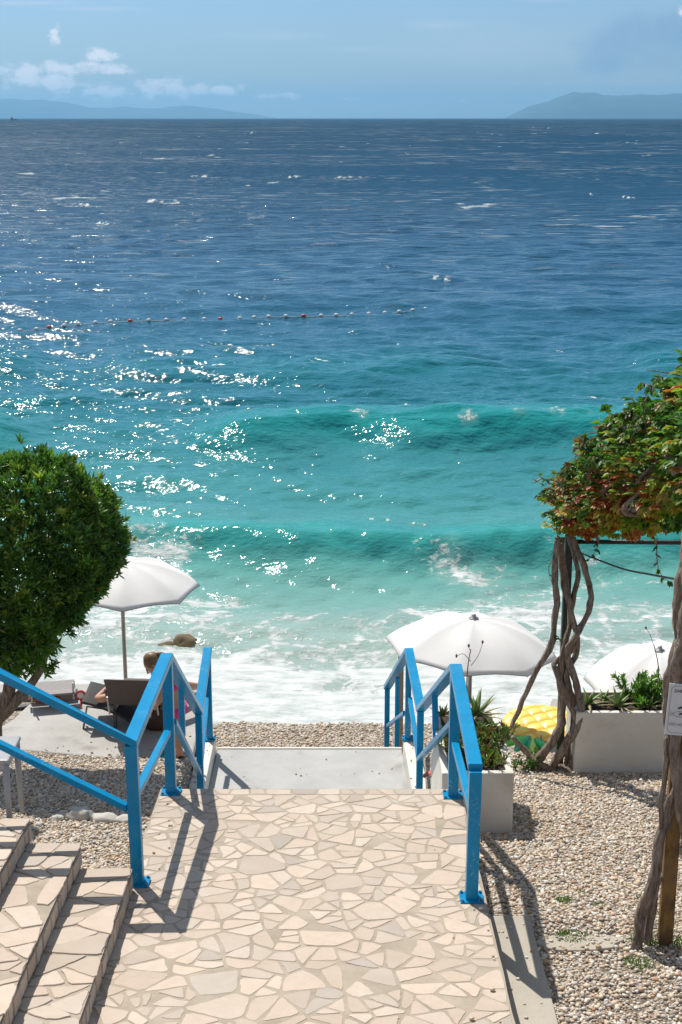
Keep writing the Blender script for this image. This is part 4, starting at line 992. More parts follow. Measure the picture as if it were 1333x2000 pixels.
# ================================================================== PLANTERS
M_SOIL = simple('soil', (.07, .05, .035), .95, .3, 30, .5, .01)
M_PLANT = m_attr('succulent', .5, .1, .002, 40, .15)
def open_box(mb, x0, x1, y0, y1, z0, z1, w):
    o = [(x0, y0), (x1, y0), (x1, y1), (x0, y1)]; i_ = [(x0+w, y0+w), (x1-w, y0+w), (x1-w, y1-w), (x0+w, y1-w)]
    v = [(x, y, z0) for x, y in o]+[(x, y, z1) for x, y in o]+[(x, y, z1) for x, y in i_]+[(x, y, z1-.12) for x, y in i_]
    f = []
    for k in range(4):
        j = (k+1) % 4; f += [(k, j, 4+j, 4+k), (4+k, 4+j, 8+j, 8+k), (8+k, 8+j, 12+j, 12+k)]
    f.append((12, 13, 14, 15)); mb.add(v, f)
def blade_plant(name, ctr, n, Lr, w, cfun, g, label, cat, spread=1.1, group=None, thick=.35):
    """rosette of thick tapering blades"""
    t = MB(); cols = []
    for k in range(n):
        th = k*2.4+g.uniform(-.2, .2); s = .12+(spread-.12)*((k+1)/n)**.8; L_ = g.uniform(*Lr)*(.75+.25*k/n); d = Vector((math.cos(th)*math.sin(s), math.sin(th)*math.sin(s), math.cos(s)))
        side = Vector((-math.sin(th), math.cos(th), 0)); up = side.cross(d); v = []; S_ = 6
        for i in range(S_+1):
            f = i/S_; ww = w*(1-f**1.5)*(.8+.35*math.sin(f*3.1))*.5+.0008; c = d*L_*f+Vector((0, 0, -L_*.22*f*f*math.sin(s)))
            v += [c-side*ww, c+up*ww*thick*-1, c+side*ww, c+up*ww*.25]
        f_ = []
        for i in range(S_):
            for j in range(4): f_.append((i*4+j, i*4+(j+1) % 4, (i+1)*4+(j+1) % 4, (i+1)*4+j))
        t.add(v, f_, 0, cfun(k, n))
    o = t.build(name, M_PLANT, None, True, loc=ctr, cols=True); tag(o, label, cat, group); return o
def stem_plant(name, ctr, n, h, g, label, cat, cols, size=.06, lean=.4, rad=.12, group=None, mat_=None):
    """clump of leafy stems: thing with stems and foliage"""
    t = thing(name, label, cat, ctr, group); mb = MB(); cen = []; dr = []
    for k in range(n):
        a = g.uniform(0, 6.28); r = rad*math.sqrt(g.random()); b = Vector((r*math.cos(a), r*math.sin(a), -.02)); hh = h*g.uniform(.55, 1.1)
        tip = b+Vector((g.gauss(0, lean)*hh, g.gauss(0, lean)*hh, hh)); p = smooth_path([b, (b+tip)/2+Vector((g.gauss(0, .01), g.gauss(0, .01), 0)), tip], 4); mb.tube(p, [.004]*len(p), 5)
        m_ = max(2, int(hh/.035))
        for j in range(m_):
            c = b.lerp(tip, (j+1)/m_); cen.append(np.array(c)); dr.append(np.array((tip-b).normalized())+np.array([g.gauss(0, .3), g.gauss(0, .3), 0]))
    mb.build('stems', M_BARK, t, True); gg = np.random.default_rng(g.randrange(9999))
    P_, A_, N_, L_, W_, C_ = rosette_cloud(cen, dr, 7, (size*.7, size*1.15), (size*.22, size*.34), lambda c, d: np.array(cols[g.randrange(len(cols))]), gg, (.3, 1.35))
    leaves('foliage', P_, A_, N_, L_, W_, C_, mat_ or M_LEAF, t, fold=.2); return t
def dry_stalk(name, pts, label, parent=None, sub=()):
    mb = MB(); p = smooth_path(pts, 5, .004); mb.tube(p, lerp_list([.007, .005, .003], len(p)), 6)
    for s in sub:
        p = smooth_path(s, 5, .002); mb.tube(p, lerp_list([.003, .0025, .002], len(p)), 5); mb.tube([p[-1]-Vector((0, 0, .012)), p[-1]+Vector((0, 0, .004)), p[-1]+Vector((0, 0, .022))], [.003, .011, .002], 6)
    return tag(mb.build(name, M_DRY, None, True), label, 'flower stalk')
M_DRY = simple('dry_stalk', (.22, .14, .10), .9, .2, 30, .2)
def build_planters():
    g = random.Random(4)
    # near planter
    z0, z1 = -.98, -.335; x0, x1, y0, y1 = .79, 1.355, 10.17, 11.42
    t = thing('planter', 'white planter box right of the railing, full of succulents with an aloe behind', 'planter', (0, 0, 0)); mb = MB(); open_box(mb, x0, x1, y0, y1, z0-.1, z1, .06); mb.build('box', M_WHITE, t, bevel=.01)
    mb = MB(); mb.box(((x0+x1)/2, (y0+y1)/2, z1-.04), (x1-x0-.122, y1-y0-.122, .06)); mb.build('soil', M_SOIL, t)
    zt = z1-.01
    def green(k, n): return (.10, .17, .04) if k < n*.7 else (.22, .20, .07)
    blade_plant('aloe', Vector((1.13, 11.05, zt+.10)), 22, (.24, .38), .052, lambda k, n: (.20, .29, .09) if k < n*.6 else (.38, .34, .17), g, 'spiky aloe with long pale green blades at the far end of the near planter', 'aloe', 1.35)
    blade_plant('aloe', Vector((.86, 11.15, zt+.06)), 15, (.13, .21), .035, lambda k, n: (.15, .20, .06) if k < n*.5 else (.32, .22, .09), g, 'small yellowing aloe behind the blue railing post', 'aloe', 1.3)
    cols = [(.12, .21, .05), (.17, .25, .06), (.27, .25, .06), (.26, .12, .05), (.09, .15, .03)]
    names = ['succulent clump with reddish tips at the near end of the near planter', 'bushy succulent in the near planter, left of its middle', 'bushy succulent in the near planter, right of its middle', 'dark succulent clump just in front of the large aloe', 'succulent trailing over the right rim of the near planter', 'low succulent beside the inner wall near the front rim']
    for (x, y, h, n, rad), nm in zip(((1.05, 10.38, .13, 26, .16), (.98, 10.62, .16, 34, .17), (1.17, 10.66, .16, 34, .16), (1.08, 10.9, .14, 30, .17), (1.33, 10.85, .12, 22, .09), (1.22, 10.40, .10, 18, .11)), names):
        stem_plant('succulent', Vector((x, y, zt)), n, h, g, nm, 'succulent', cols, .045, .25, rad)
    dry_stalk('flower_stalk', [Vector((1.06, 11.05, zt+.1)), P(913, 1320, 11.0), P(920, 1268, 11.0)], 'tall dry flower stalk with three seed heads rising from the large aloe',
              sub=([P(920, 1292, 11.0), P(905, 1277, 11.0), P(892, 1282, 11.0)], [P(921, 1300, 11.0), P(935, 1280, 11.0), P(943, 1255, 11.0)], [P(920, 1275, 11.0), P(918, 1268, 11.0), P(916, 1262, 11.0)]))
    # far planter
    a = PZ(1121, 1514, -1.40); b = PZ(1318, 1514, -1.40); z1 = P(1121, 1392, a.y).z; x0, x1, y0, y1 = a.x, b.x+.12, a.y, a.y+.55
    t = thing('planter', 'white rendered planter box beyond the gravel, between the twisted stems and the sign', 'planter', (0, 0, 0)); mb = MB(); open_box(mb, x0, x1, y0, y1, -1.56, z1, .06); mb.build('box', M_WHITE, t, bevel=.01)
    mb = MB(); mb.box(((x0+x1)/2, (y0+y1)/2, z1-.05), (x1-x0-.122, y1-y0-.122, .06)); mb.build('soil', M_SOIL, t)
    zt = z1-.02; Lp = lambda px, o=.2: Vector((P(px, 1390, y0+o).x, y0+o, zt))
    for px, o, n, L_, nm in ((1150, .2, 18, (.16, .28), 'pointed aloe at the left end of the far planter'), (1207, .15, 20, (.20, .31), 'broad bladed aloe drooping over the front rim of the far planter'), (1180, .3, 12, (.10, .18), 'small drying aloe between two larger ones in the far planter'), (1268, .16, 14, (.12, .2), 'low aloe with pale folded blades beside the sign'), (1298, .2, 14, (.16, .26), 'upright aloe behind the sign')):
        blade_plant('aloe', Lp(px, o)+Vector((0, 0, .02)), n, L_, .042, lambda k, n: (.17, .29, .07) if k < n*.6 else (.36, .30, .14), g, nm, 'aloe', 1.45)
    for px, o, h, n, nm in ((1240, .3, .27, 13, 'tall leafy shrub with fleshy leaves in the middle of the far planter'), (1280, .32, .24, 13, 'leafy shrub at the right of the far planter'), (1257, .2, .15, 9, 'low leafy shoot in front of the tall shrub in the far planter')):
        stem_plant('jade_shrub', Lp(px, o), n, h, g, nm, 'shrub', [(.13, .28, .04), (.18, .33, .05), (.09, .19, .03)], .075, .3, .11)
    dry_stalk('flower_stalk', [Lp(1288, .3), P(1286, 1300, y0+.3), P(1277, 1258, y0+.3)], 'thin dry stalk rising from the far planter', sub=([P(1280, 1270, y0+.3), P(1270, 1240, y0+.3), P(1262, 1227, y0+.3)],))
    # leafy weed between the planters
    c = PZ(1022, 1500, -1.36); stem_plant('weed', c, 14, .12, g, 'green leafy weed behind the near planter beside the creeper roots', 'weed', [(.05, .13, .03), (.08, .17, .03)], .055, .5, .12)
    c = PZ(1085, 1330, -1.36)
build_planters()

# grass tufts
def tufts():
    g = np.random.default_rng(8)
    for px, py, r, n, h, nm in ((1115, 1836, .11, 260, .035, 'bright green grass tuft at the edge of the cement patch'), (1248, 1884, .10, 150, .028, 'sparse green tuft left of the foot of the rusty post'), (1100, 1758, .055, 90, .03, 'small weed tuft in the gravel, farthest left of the tufts above the cement patch'), (1172, 1768, .045, 50, .022, 'tiny weed tuft in the gravel between the slab and the near stems'),
                            (1275, 1840, .10, 150, .035, 'green tuft between the near stems and the rusty post'), (1262, 1755, .07, 70, .03, 'weed tuft behind the forked near stem'), (1325, 1845, .09, 120, .035, 'green tuft right of the rusty post'), (1140, 1742, .04, 40, .02, 'thin weed sprout in the middle of the gravel'), (1240, 1838, .05, 60, .025, 'small tuft at the left foot of the near stems')):
        z = -.22
        for _ in range(4):
            c = PZ(px, py, z); z = float(ground(c.x, c.y))
        a = g.uniform(0, 6.28, n); rr_ = r*np.sqrt(g.random(n)); x = c.x+rr_*np.cos(a); y = c.y+rr_*np.sin(a)*.8; zz = ground(x, y)+.008
        ax = np.stack([g.normal(0, .6, n), g.normal(0, .6, n), np.ones(n)*.8], 1)
        col = np.array([.09, .18, .03])*g.uniform(.6, 1.4, (n, 1)); o = leaves('grass_tuft', np.stack([x, y, zz], 1), ax, g.normal(0, 1, (n, 3)), g.uniform(.6, 1.3, n)*h, h*.22, col, M_LEAF)
        tag(o, nm, 'grass')
tufts()

# rocks
def rock(name, ctr, r, seed, m, label, flat=(1, 1, .6), sub=3):
    import bmesh
    bm = bmesh.new(); bmesh.ops.create_icosphere(bm, subdivisions=sub, radius=1)
    for v in bm.verts:
        k = 1+.35*mnoise.noise(v.co*1.3+Vector((seed, 0, 0)))+.14*mnoise.noise(v.co*3.5+Vector((0, seed, 0)))+.05*mnoise.noise(v.co*9); v.co = Vector((v.co.x*flat[0], v.co.y*flat[1], v.co.z*flat[2]))*k*r
    me = bpy.data.meshes.new(name); bm.to_mesh(me); bm.free(); o = link(name, me, m, None, True, ctr); tag(o, label, 'rock'); return o
M_ROCKW = m_concrete('limestone', (.44, .41, .36), (.60, .57, .52), (.28, .25, .2), .5)
M_ROCKB = m_concrete('wet_rock', (.09, .07, .04), (.24, .18, .09), (.03, .03, .025), .6)
for (px, py, r, sd_, fl, nm) in ((112, 1602, .075, 1, (1, .8, .6), 'small pale limestone rock left of the heap at the gravel edge'), (158, 1598, .14, 2, (1.2, .8, .62), 'tallest pale limestone rock in the row on the gravel'),
                         (205, 1603, .12, 3, (1.5, .8, .42), 'long low limestone rock in the middle of the row on the gravel'), (252, 1604, .10, 4, (1.6, .8, .42), 'pale flat limestone rock behind the front left railing post'), (78, 1612, .05, 5, (1.2, 1, .6), 'fist sized stone beyond the end of the stone steps')):
    z = -.7
    for _ in range(5): c = PZ(px, py, z); z = float(ground(c.x, c.y))
    rock('rock', (c.x, c.y, z+r*.25), r*.72, sd_, M_ROCKW, nm, fl)
c = PZ(364, 1256, SEA); rock('rock', (c.x, c.y, SEA-.04), .21, 6, M_ROCKB, 'brown wet rock breaking the surf', (1.1, .8, .8)); c = PZ(326, 1260, SEA); rock('rock', (c.x, c.y, SEA-.07), .17, 7, M_ROCKB, 'darker half submerged rock left of the brown one', (1.4, .8, .7))
for i, (px, py, r) in enumerate(((366, 1440, .09), (375, 1428, .07), (392, 1432, .06))):
    c = PZ(px, py, -1.62); rock('rock', (min(c.x, -1.5), c.y, -1.62), r, 11+i, M_ROCKW, ['rounded stone on the terrace edge behind the blue railing, lowest of three', 'stone at the terrace edge, middle of the three by the railing', 'stone nearest the sea of three by the railing'][i], (1.2, 1, .6), 2)

# ================================================================== PARASOLS
M_CANVAS = fabric('parasol_canvas', (.86, .85, .83), .22); M_ALU = simple('aluminium', (.42, .41, .39), .4, .08, 8, 0, metal=.6); M_TRIM = simple('dark_trim', (.10, .10, .11), .7, .1, 20, 0)
def parasol(ctr, Rr, hgt, label, base_z, rot=0.0, tilt=(0, 0), pole_off=(0, 0)):
    """ctr: centre of the rim circle"""
    t = thing('parasol', label, 'parasol', (ctr.x, ctr.y, base_z), 'white beach parasols')
    cz = ctr.z-base_z; n = 8; sub = 10; rad = 16; RM = Matrix.Rotation(tilt[0], 3, 'X') @ Matrix.Rotation(tilt[1], 3, 'Y')
    def surf(f, ang):
        k = (ang/(2*math.pi)*n) % 1.0; b = math.sin(math.pi*k)       # 0 on a rib, 1 mid panel
        r = Rr*f*(1-.065*b*f*f); z = hgt*(1-f**2.5)-.085*b*f*(1-f**3)*Rr+.030*b*f**4
        a = ang+rot; return RM @ Vector((r*math.cos(a), r*math.sin(a), z))+Vector((0, 0, cz))
    v = []; f = []; na = n*sub
    for i in range(rad+1):
        fr = max(.012, i/rad)
        for j in range(na): v.append(surf(fr, 2*math.pi*j/na))
    for i in range(rad):
        for j in range(na): f.append((i*na+j, i*na+(j+1) % na, (i+1)*na+(j+1) % na, (i+1)*na+j))
    f.append(tuple(range(na))); mb = MB(); mb.add(v, f); c = mb.build('canopy', M_CANVAS, t, True); so = c.modifiers.new('thick', 'SOLIDIFY'); so.thickness = .003; so.offset = 0
    mb = MB(); mb.tube([surf(1.0, 2*math.pi*j/na)-Vector((0, 0, .003)) for j in range(na+1)], .0045, 4, cap=False); mb.build('piping', M_TRIM, c)
    for k in range(n):
        mb = MB(); mb.tube([surf(f_, 2*math.pi*k/n)-Vector((0, 0, .014)) for f_ in np.linspace(.03, 1.0, 10)], .005, 5); mb.build('rib', M_ALU, t, True)
    top = surf(0, 0)
    mb = MB(); mb.tube([top+Vector((0, 0, -.01)), top+Vector((0, 0, .012)), top+Vector((0, 0, .014)), top+Vector((0, 0, .05)), top+Vector((0, 0, .062))], [.062, .055, .028, .026, .004], 14); mb.build('finial', M_ALU, t, True)
    hub = RM @ Vector((0, 0, hgt-.38))+Vector((0, 0, cz)); mb = MB(); mb.tube([hub+Vector((0, 0, -.04)), hub+Vector((0, 0, .04))], .035, 10)
    mb.build('hub', M_ALU, t, True)
    for k in range(n):
        a = 2*math.pi*k/n; mb = MB(); mb.tube([hub, surf(.52, a)-Vector((0, 0, .018))], .004, 5); mb.build('strut', M_ALU, t)
    mb = MB(); mb.tube([Vector((pole_off[0], pole_off[1], -.1)), Vector((pole_off[0]*.3, pole_off[1]*.3, cz-.2)), top], [.024, .024, .022], 12); mb.build('pole', M_ALU, t, True)
    mb = MB(); mb.tube([Vector((pole_off[0], pole_off[1], -.05)), Vector((pole_off[0], pole_off[1], .07)), Vector((pole_off[0], pole_off[1], .09)), Vector((pole_off[0], pole_off[1], .25))], [.22, .22, .05, .04], 18); mb.build('base', M_WHITE, t, True)
def gnd(x, y): return float(ground(x, y))
c = P(238, 1143, 16.25); parasol(c, .935, .30, 'white parasol half hidden behind the clipped tree, standing by the brown lounger', gnd(c.x, c.y), rot=R(9), tilt=(R(0), R(3)))
c = P(920, 1266, 15.1); parasol(c, .975, .35, 'white parasol open behind the right railing, its whole canopy in view', gnd(c.x, c.y), rot=R(-11), tilt=(R(-2), R(4)))
c = P(1290, 1326, 15.4); parasol(c, .88, .36, 'white parasol behind the far planter, partly hidden by the near trunk', gnd(c.x, c.y), rot=R(33), tilt=(R(3), R(-5)))

M_BEIGE = simple('beige_timber', (.40, .31, .24), .8, .15, 10, .2)
def post_beige():
    c = P(784, 1268, 15.25); g0 = gnd(c.x, c.y); t = thing('timber_post', 'slim beige timber post behind the right railing beneath the parasol', 'post', (c.x, c.y, g0))
    mb = MB(); mb.box((0, 0, (c.z-g0)/2-.05), (.062, .062, c.z-g0+.1)); mb.build('shaft', M_BEIGE, t, bevel=.006)
    mb = MB(); mb.box((0, 0, c.z-g0+.012), (.078, .078, .02)); mb.build('cap', M_BEIGE, t, bevel=.004)
post_beige()

# ================================================================== LOUNGERS
M_SLING = simple('brown_sling', (.125, .105, .095), .8, .1, 40, .2, .002); M_FRAME = simple('dark_frame', (.10, .10, .105), .45, .1, 10, 0); M_FRAMEL = simple('light_frame', (.52, .52, .52), .4, .08, 10, 0)
def lounger(x, y, rz, label, back_deg=58, m=None, h=.32, L_=1.25, Lb=.62, w=.60):
    z = max(gnd(x, y), -1.555 if y < 14.6 and x < -1.4 else -99); t = thing('sun_lounger', label, 'sun lounger', (x, y, z), rz=rz); m = m or M_SLING
    for s in (-1, 1):
        mb = MB(); mb.box((s*(w/2-.02), L_/2, h-.02), (.035, L_, .045)); mb.build('side_frame', M_FRAME, t, bevel=.006)
        for yy in (.12, L_-.12): mb = MB(); mb.box((s*(w/2-.02), yy, (h-.04)/2), (.035, .04, h-.045)); mb.build('leg', M_FRAME, t, bevel=.004)
    mb = MB(); mb.box((0, L_/2, h+.012), (w-.02, L_-.02, .018)); mb.build('seat', m, t, bevel=.006)
    a = R(back_deg); up = Vector((0, -math.cos(a), math.sin(a))); rot = Matrix.Rotation(-a, 3, 'X')
    mb = MB(); mb.box(Vector((0, 0, h+.03))+up*Lb/2, (w, Lb, .022), rot=rot); mb.build('backrest', m, t, bevel=.008)
    for s in (-1, 1): mb = MB(); mb.tube([Vector((s*(w/2+.012), 0, h+.02)), Vector((s*(w/2+.012), 0, h+.02))+up*Lb*.62], .012, 6); mb.build('back_frame', M_FRAME, t)
    mb = MB(); mb.tube([Vector((-w/2+.03, -.16, h-.02)), Vector((-w/2+.03, -.24, h+.2))], .01, 6); mb.tube([Vector((w/2-.03, -.16, h-.02)), Vector((w/2-.03, -.24, h+.2))], .01, 6); mb.build('back_stay', M_FRAMEL, t)
    return t, z
c = PZ(262, 1425, -1.55); LGX, LGY = P(268, 1388, 13.62).x, 13.62
lounger(LGX, LGY, R(-3), 'brown sling lounger with raised back beside the standing girl', 57, h=.30, L_=.72, Lb=.42, w=.56)
c2 = P(105, 1362, 14.55); lounger(c2.x+.02, 14.42, R(12), 'grey sling lounger lying flat at the far left edge of the terrace', 10, simple('grey_sling', (.30, .28, .27), .8, .1, 40, .2), h=.11, L_=.32, Lb=.22, w=.5)
c3 = P(1075, 1440, 15.45); lounger(c3.x+.15, 15.2, R(-14), 'grey lounger on the beach under the pineapple float', 6, simple('stone_grey_sling', (.42, .38, .34), .8, .1, 40, .2), h=.26, L_=1.3)

# curved dark mat left of the lounger
def sling_seat():
    mb = MB(); n = 14; v = []
    for i in range(n+1):
        f = i/n; x = f*.62; z = .30*math.sin(max(0, 1-f*1.05)*1.25)**.9 if f < .95 else .0
        v += [(x, 0, .03+z), (x, .55, .03+z), (x, .55, .0+z), (x, 0, .0+z)]
    f_ = []
    for i in range(n):
        for j in range(4): f_.append((i*4+j, i*4+(j+1) % 4, (i+1)*4+(j+1) % 4, (i+1)*4+j))
    f_ += [(0, 1, 2, 3), (n*4+3, n*4+2, n*4+1, n*4)]; mb.add(v, f_)
    c = PZ(168, 1412, -1.55); t = thing('beach_chair', 'low dark grey beach chair with curved back, lying left of the brown lounger', 'beach chair', (c.x, 13.7, -1.55)); mb.build('seat', simple('charcoal_sling', (.045, .043, .043), .75, .1, 40, .2), t, True, bevel=.004)
    mb = MB(); mb.tube([Vector((.0, .02, .0)), Vector((.05, .02, .25)), Vector((.30, .02, .21)), Vector((.62, .02, .02))], .011, 6); mb.build('frame', M_FRAME, t, True)
sling_seat()

# pineapple float
def pineapple():
    c = P(1052, 1418, 15.45); t = thing('pineapple_float', 'yellow inflatable pineapple mattress with green leaf crown, lying on the beach lounger', 'float', (c.x, c.y, c.z-.05)); t.rotation_euler = (R(6), 0, R(-24)); t.location.z += .06
    n = 90; xs = np.linspace(-.46, .46, n); ys = np.linspace(-.42, .50, n); X, Y = np.meshgrid(xs, ys); q = ((X/.44)**2+((Y-.04)/.44)**2); inside = np.clip(1-q**2, 0, 1)
    a = (X+Y)*13; b = (X-Y)*13; cell = np.abs(np.sin(a)*np.sin(b))**.6; Z = inside**.5*(.038+.028*cell)
    keep = q < 1.0; V = np.stack([X.ravel(), Y.ravel(), Z.ravel()], 1); i = np.arange((n-1)*(n-1)); k = (i//(n-1))*n+i % (n-1); F = np.stack([k, k+1, k+n+1, k+n], 1); ok = keep.ravel()[F].all(1)
    Yc = np.array([.95, .76, .16]); Oc = np.array([.92, .40, .03]); cc = Oc+(Yc-Oc)*np.clip(cell.ravel()[:, None]*1.5-.15, 0, 1); me = npmesh('fruit', V, F[ok], cc)
    tm = NT('vinyl'); tm.col(tm.attr('col')); tm.set('Roughness', .42); o = link('fruit', me, tm.m, t, True); so = o.modifiers.new('s', 'SOLIDIFY'); so.thickness = .02
    mb = MB(); cl = [(.04, .60, .20), (.16, .75, .10), (.03, .48, .22), (.55, .80, .14)]
    for k, (a0, L_) in enumerate(((-.95, .34), (-.5, .40), (-.1, .44), (.3, .42), (.7, .34), (-.3, .28), (.12, .30))):
        d = Vector((math.sin(a0), -math.cos(a0), 0)); s = Vector((d.y, -d.x, 0)); o_ = Vector((a0*.10, -.34, .02+.012*(k % 3))); v = []
        for i in range(9):
            f = i/8; w = .065*math.sin(math.pi*min(1, f*.93+.07))**.8; h = .035*math.sin(math.pi*min(1, f+.02))
            v += [o_+d*L_*f-s*w, o_+d*L_*f+Vector((0, 0, h)), o_+d*L_*f+s*w, o_+d*L_*f-Vector((0, 0, .004))]
        f_ = []
        for i in range(8):
            for j in range(4): f_.append((i*4+j, i*4+(j+1) % 4, (i+1)*4+(j+1) % 4, (i+1)*4+j))
        mb.add(v, f_, 0, cl[k % 4])
    mb.build('leaf_crown', tm.m, t, True, cols=True)
pineapple()

# stool at the left edge
def stool():
    M_PL = simple('grey_plastic', (.42, .43, .45), .35, .05, 8, .05)
    z = gnd(-2.62, 10.4)
    fr = P(22, 1590, 10.20); t = thing('plastic_table', 'pale grey plastic side table on the gravel, cut by the left edge of the picture', 'table', (fr.x-.24, fr.y+.22, gnd(fr.x, fr.y))); h = P(22, 1488, 10.2).z-t.location.z
    mb = MB(); mb.box((0, 0, h), (.50, .46, .035)); mb.build('tabletop', M_PL, t, bevel=.012)
    mb = MB(); mb.box((0, -.21, h-.045), (.44, .012, .055)); mb.box((0, .21, h-.045), (.44, .012, .055)); mb.box((.228, 0, h-.045), (.012, .40, .055)); mb.box((-.228, 0, h-.045), (.012, .40, .055)); mb.build('apron', M_PL, t)
    for sx in (-1, 1):
        for sy in (-1, 1):
            mb = MB(); mb.tube([Vector((sx*.225, sy*.205, -.03)), Vector((sx*.215, sy*.195, h-.02))], [.020, .030], 8, sq=.8); mb.build('leg', M_PL, t, True)
stool()

# ================================================================== PEOPLE
M_SKIN = NT('skin'); _n = M_SKIN.noise(6, 4); M_SKIN.col(M_SKIN.mix(M_SKIN.rng(_n, .3, .7), (.48, .25, .165), (.55, .31, .21))); M_SKIN.set('Roughness', .5); M_SKIN.set('Subsurface Weight', .08); M_SKIN = M_SKIN.m
M_PINK = simple('pink_fabric', (.85, .05, .28), .7, .1, 20, 0); M_HAIR = NT('hair'); _n = M_HAIR.noise(30, 5, .6, M_HAIR.map((1, 1, .2))); M_HAIR.col(M_HAIR.mix(_n, (.10, .05, .022), (.30, .18, .09))); M_HAIR.set('Roughness', .45); M_HAIR.nrm(M_HAIR.bump(_n, .5, .004)); M_HAIR = M_HAIR.m
def skin_body(name, chains, m, parent, sub=2):
    """chains of (point, radius); a point given as an int refers to an earlier vertex"""
    V = []; E = []; Rr = []
    for ch in chains:
        prev = None
        for it in ch:
            if isinstance(it, int): prev = it; continue
            p, r = it; V.append(tuple(p)); Rr.append(r)
            if prev is not None: E.append((prev, len(V)-1))
            prev = len(V)-1
    me = bpy.data.meshes.new(name); me.from_pydata(V, E, []); o = bpy.data.objects.new(name, me); COL.objects.link(o)
    sk = o.modifiers.new('skin', 'SKIN'); sk.use_smooth_shade = True
    for i, r in enumerate(Rr):
        rr = r if isinstance(r, tuple) else (r, r); me.skin_vertices[0].data[i].radius = rr
    me.skin_vertices[0].data[0].use_root = True
    ss = o.modifiers.new('sub', 'SUBSURF'); ss.levels = sub; ss.render_levels = sub
    bpy.context.view_layer.update(); m2 = bpy.data.meshes.new_from_object(o.evaluated_get(bpy.context.evaluated_depsgraph_get()))
    bpy.data.objects.remove(o); return link(name, m2, m, parent, True)
def ellipsoid(mb, c, r, nz=12, na=16, rot=None, fz=None):
    v = []; f = []
    for i in range(nz+1):
        a = math.pi*i/nz
        for j in range(na):
            b = 2*math.pi*j/na; p = Vector((math.sin(a)*math.cos(b), math.sin(a)*math.sin(b), math.cos(a)))
            if fz: p = fz(p)
            p = Vector((p.x*r[0], p.y*r[1], p.z*r[2])); p = rot @ p if rot else p; v.append(p+Vector(c))
    for i in range(nz):
        for j in range(na): f.append((i*na+j, i*na+(j+1) % na, (i+1)*na+(j+1) % na, (i+1)*na+j))
    mb.add(v, f)
def hand(o, d, side, down, s=1.0):
    """chains for five curled fingers from a palm point (returned as separate chains)"""
    out = []
    for k, L_ in enumerate((.058, .066, .062, .050)):
        b = o+side*(.011*(k-1.5))*s*1.7; out.append([(b, .0075*s), (b+d*L_*.5*s, .0068*s), (b+(d*.8+down*.5).normalized()*L_*s, .0055*s)])
    b = o-side*.026*s-d*.025*s; out.append([(b, .009*s), (b-side*.02*s+d*.025*s, .008*s), (b-side*.026*s+d*.048*s, .0065*s)])
    return out
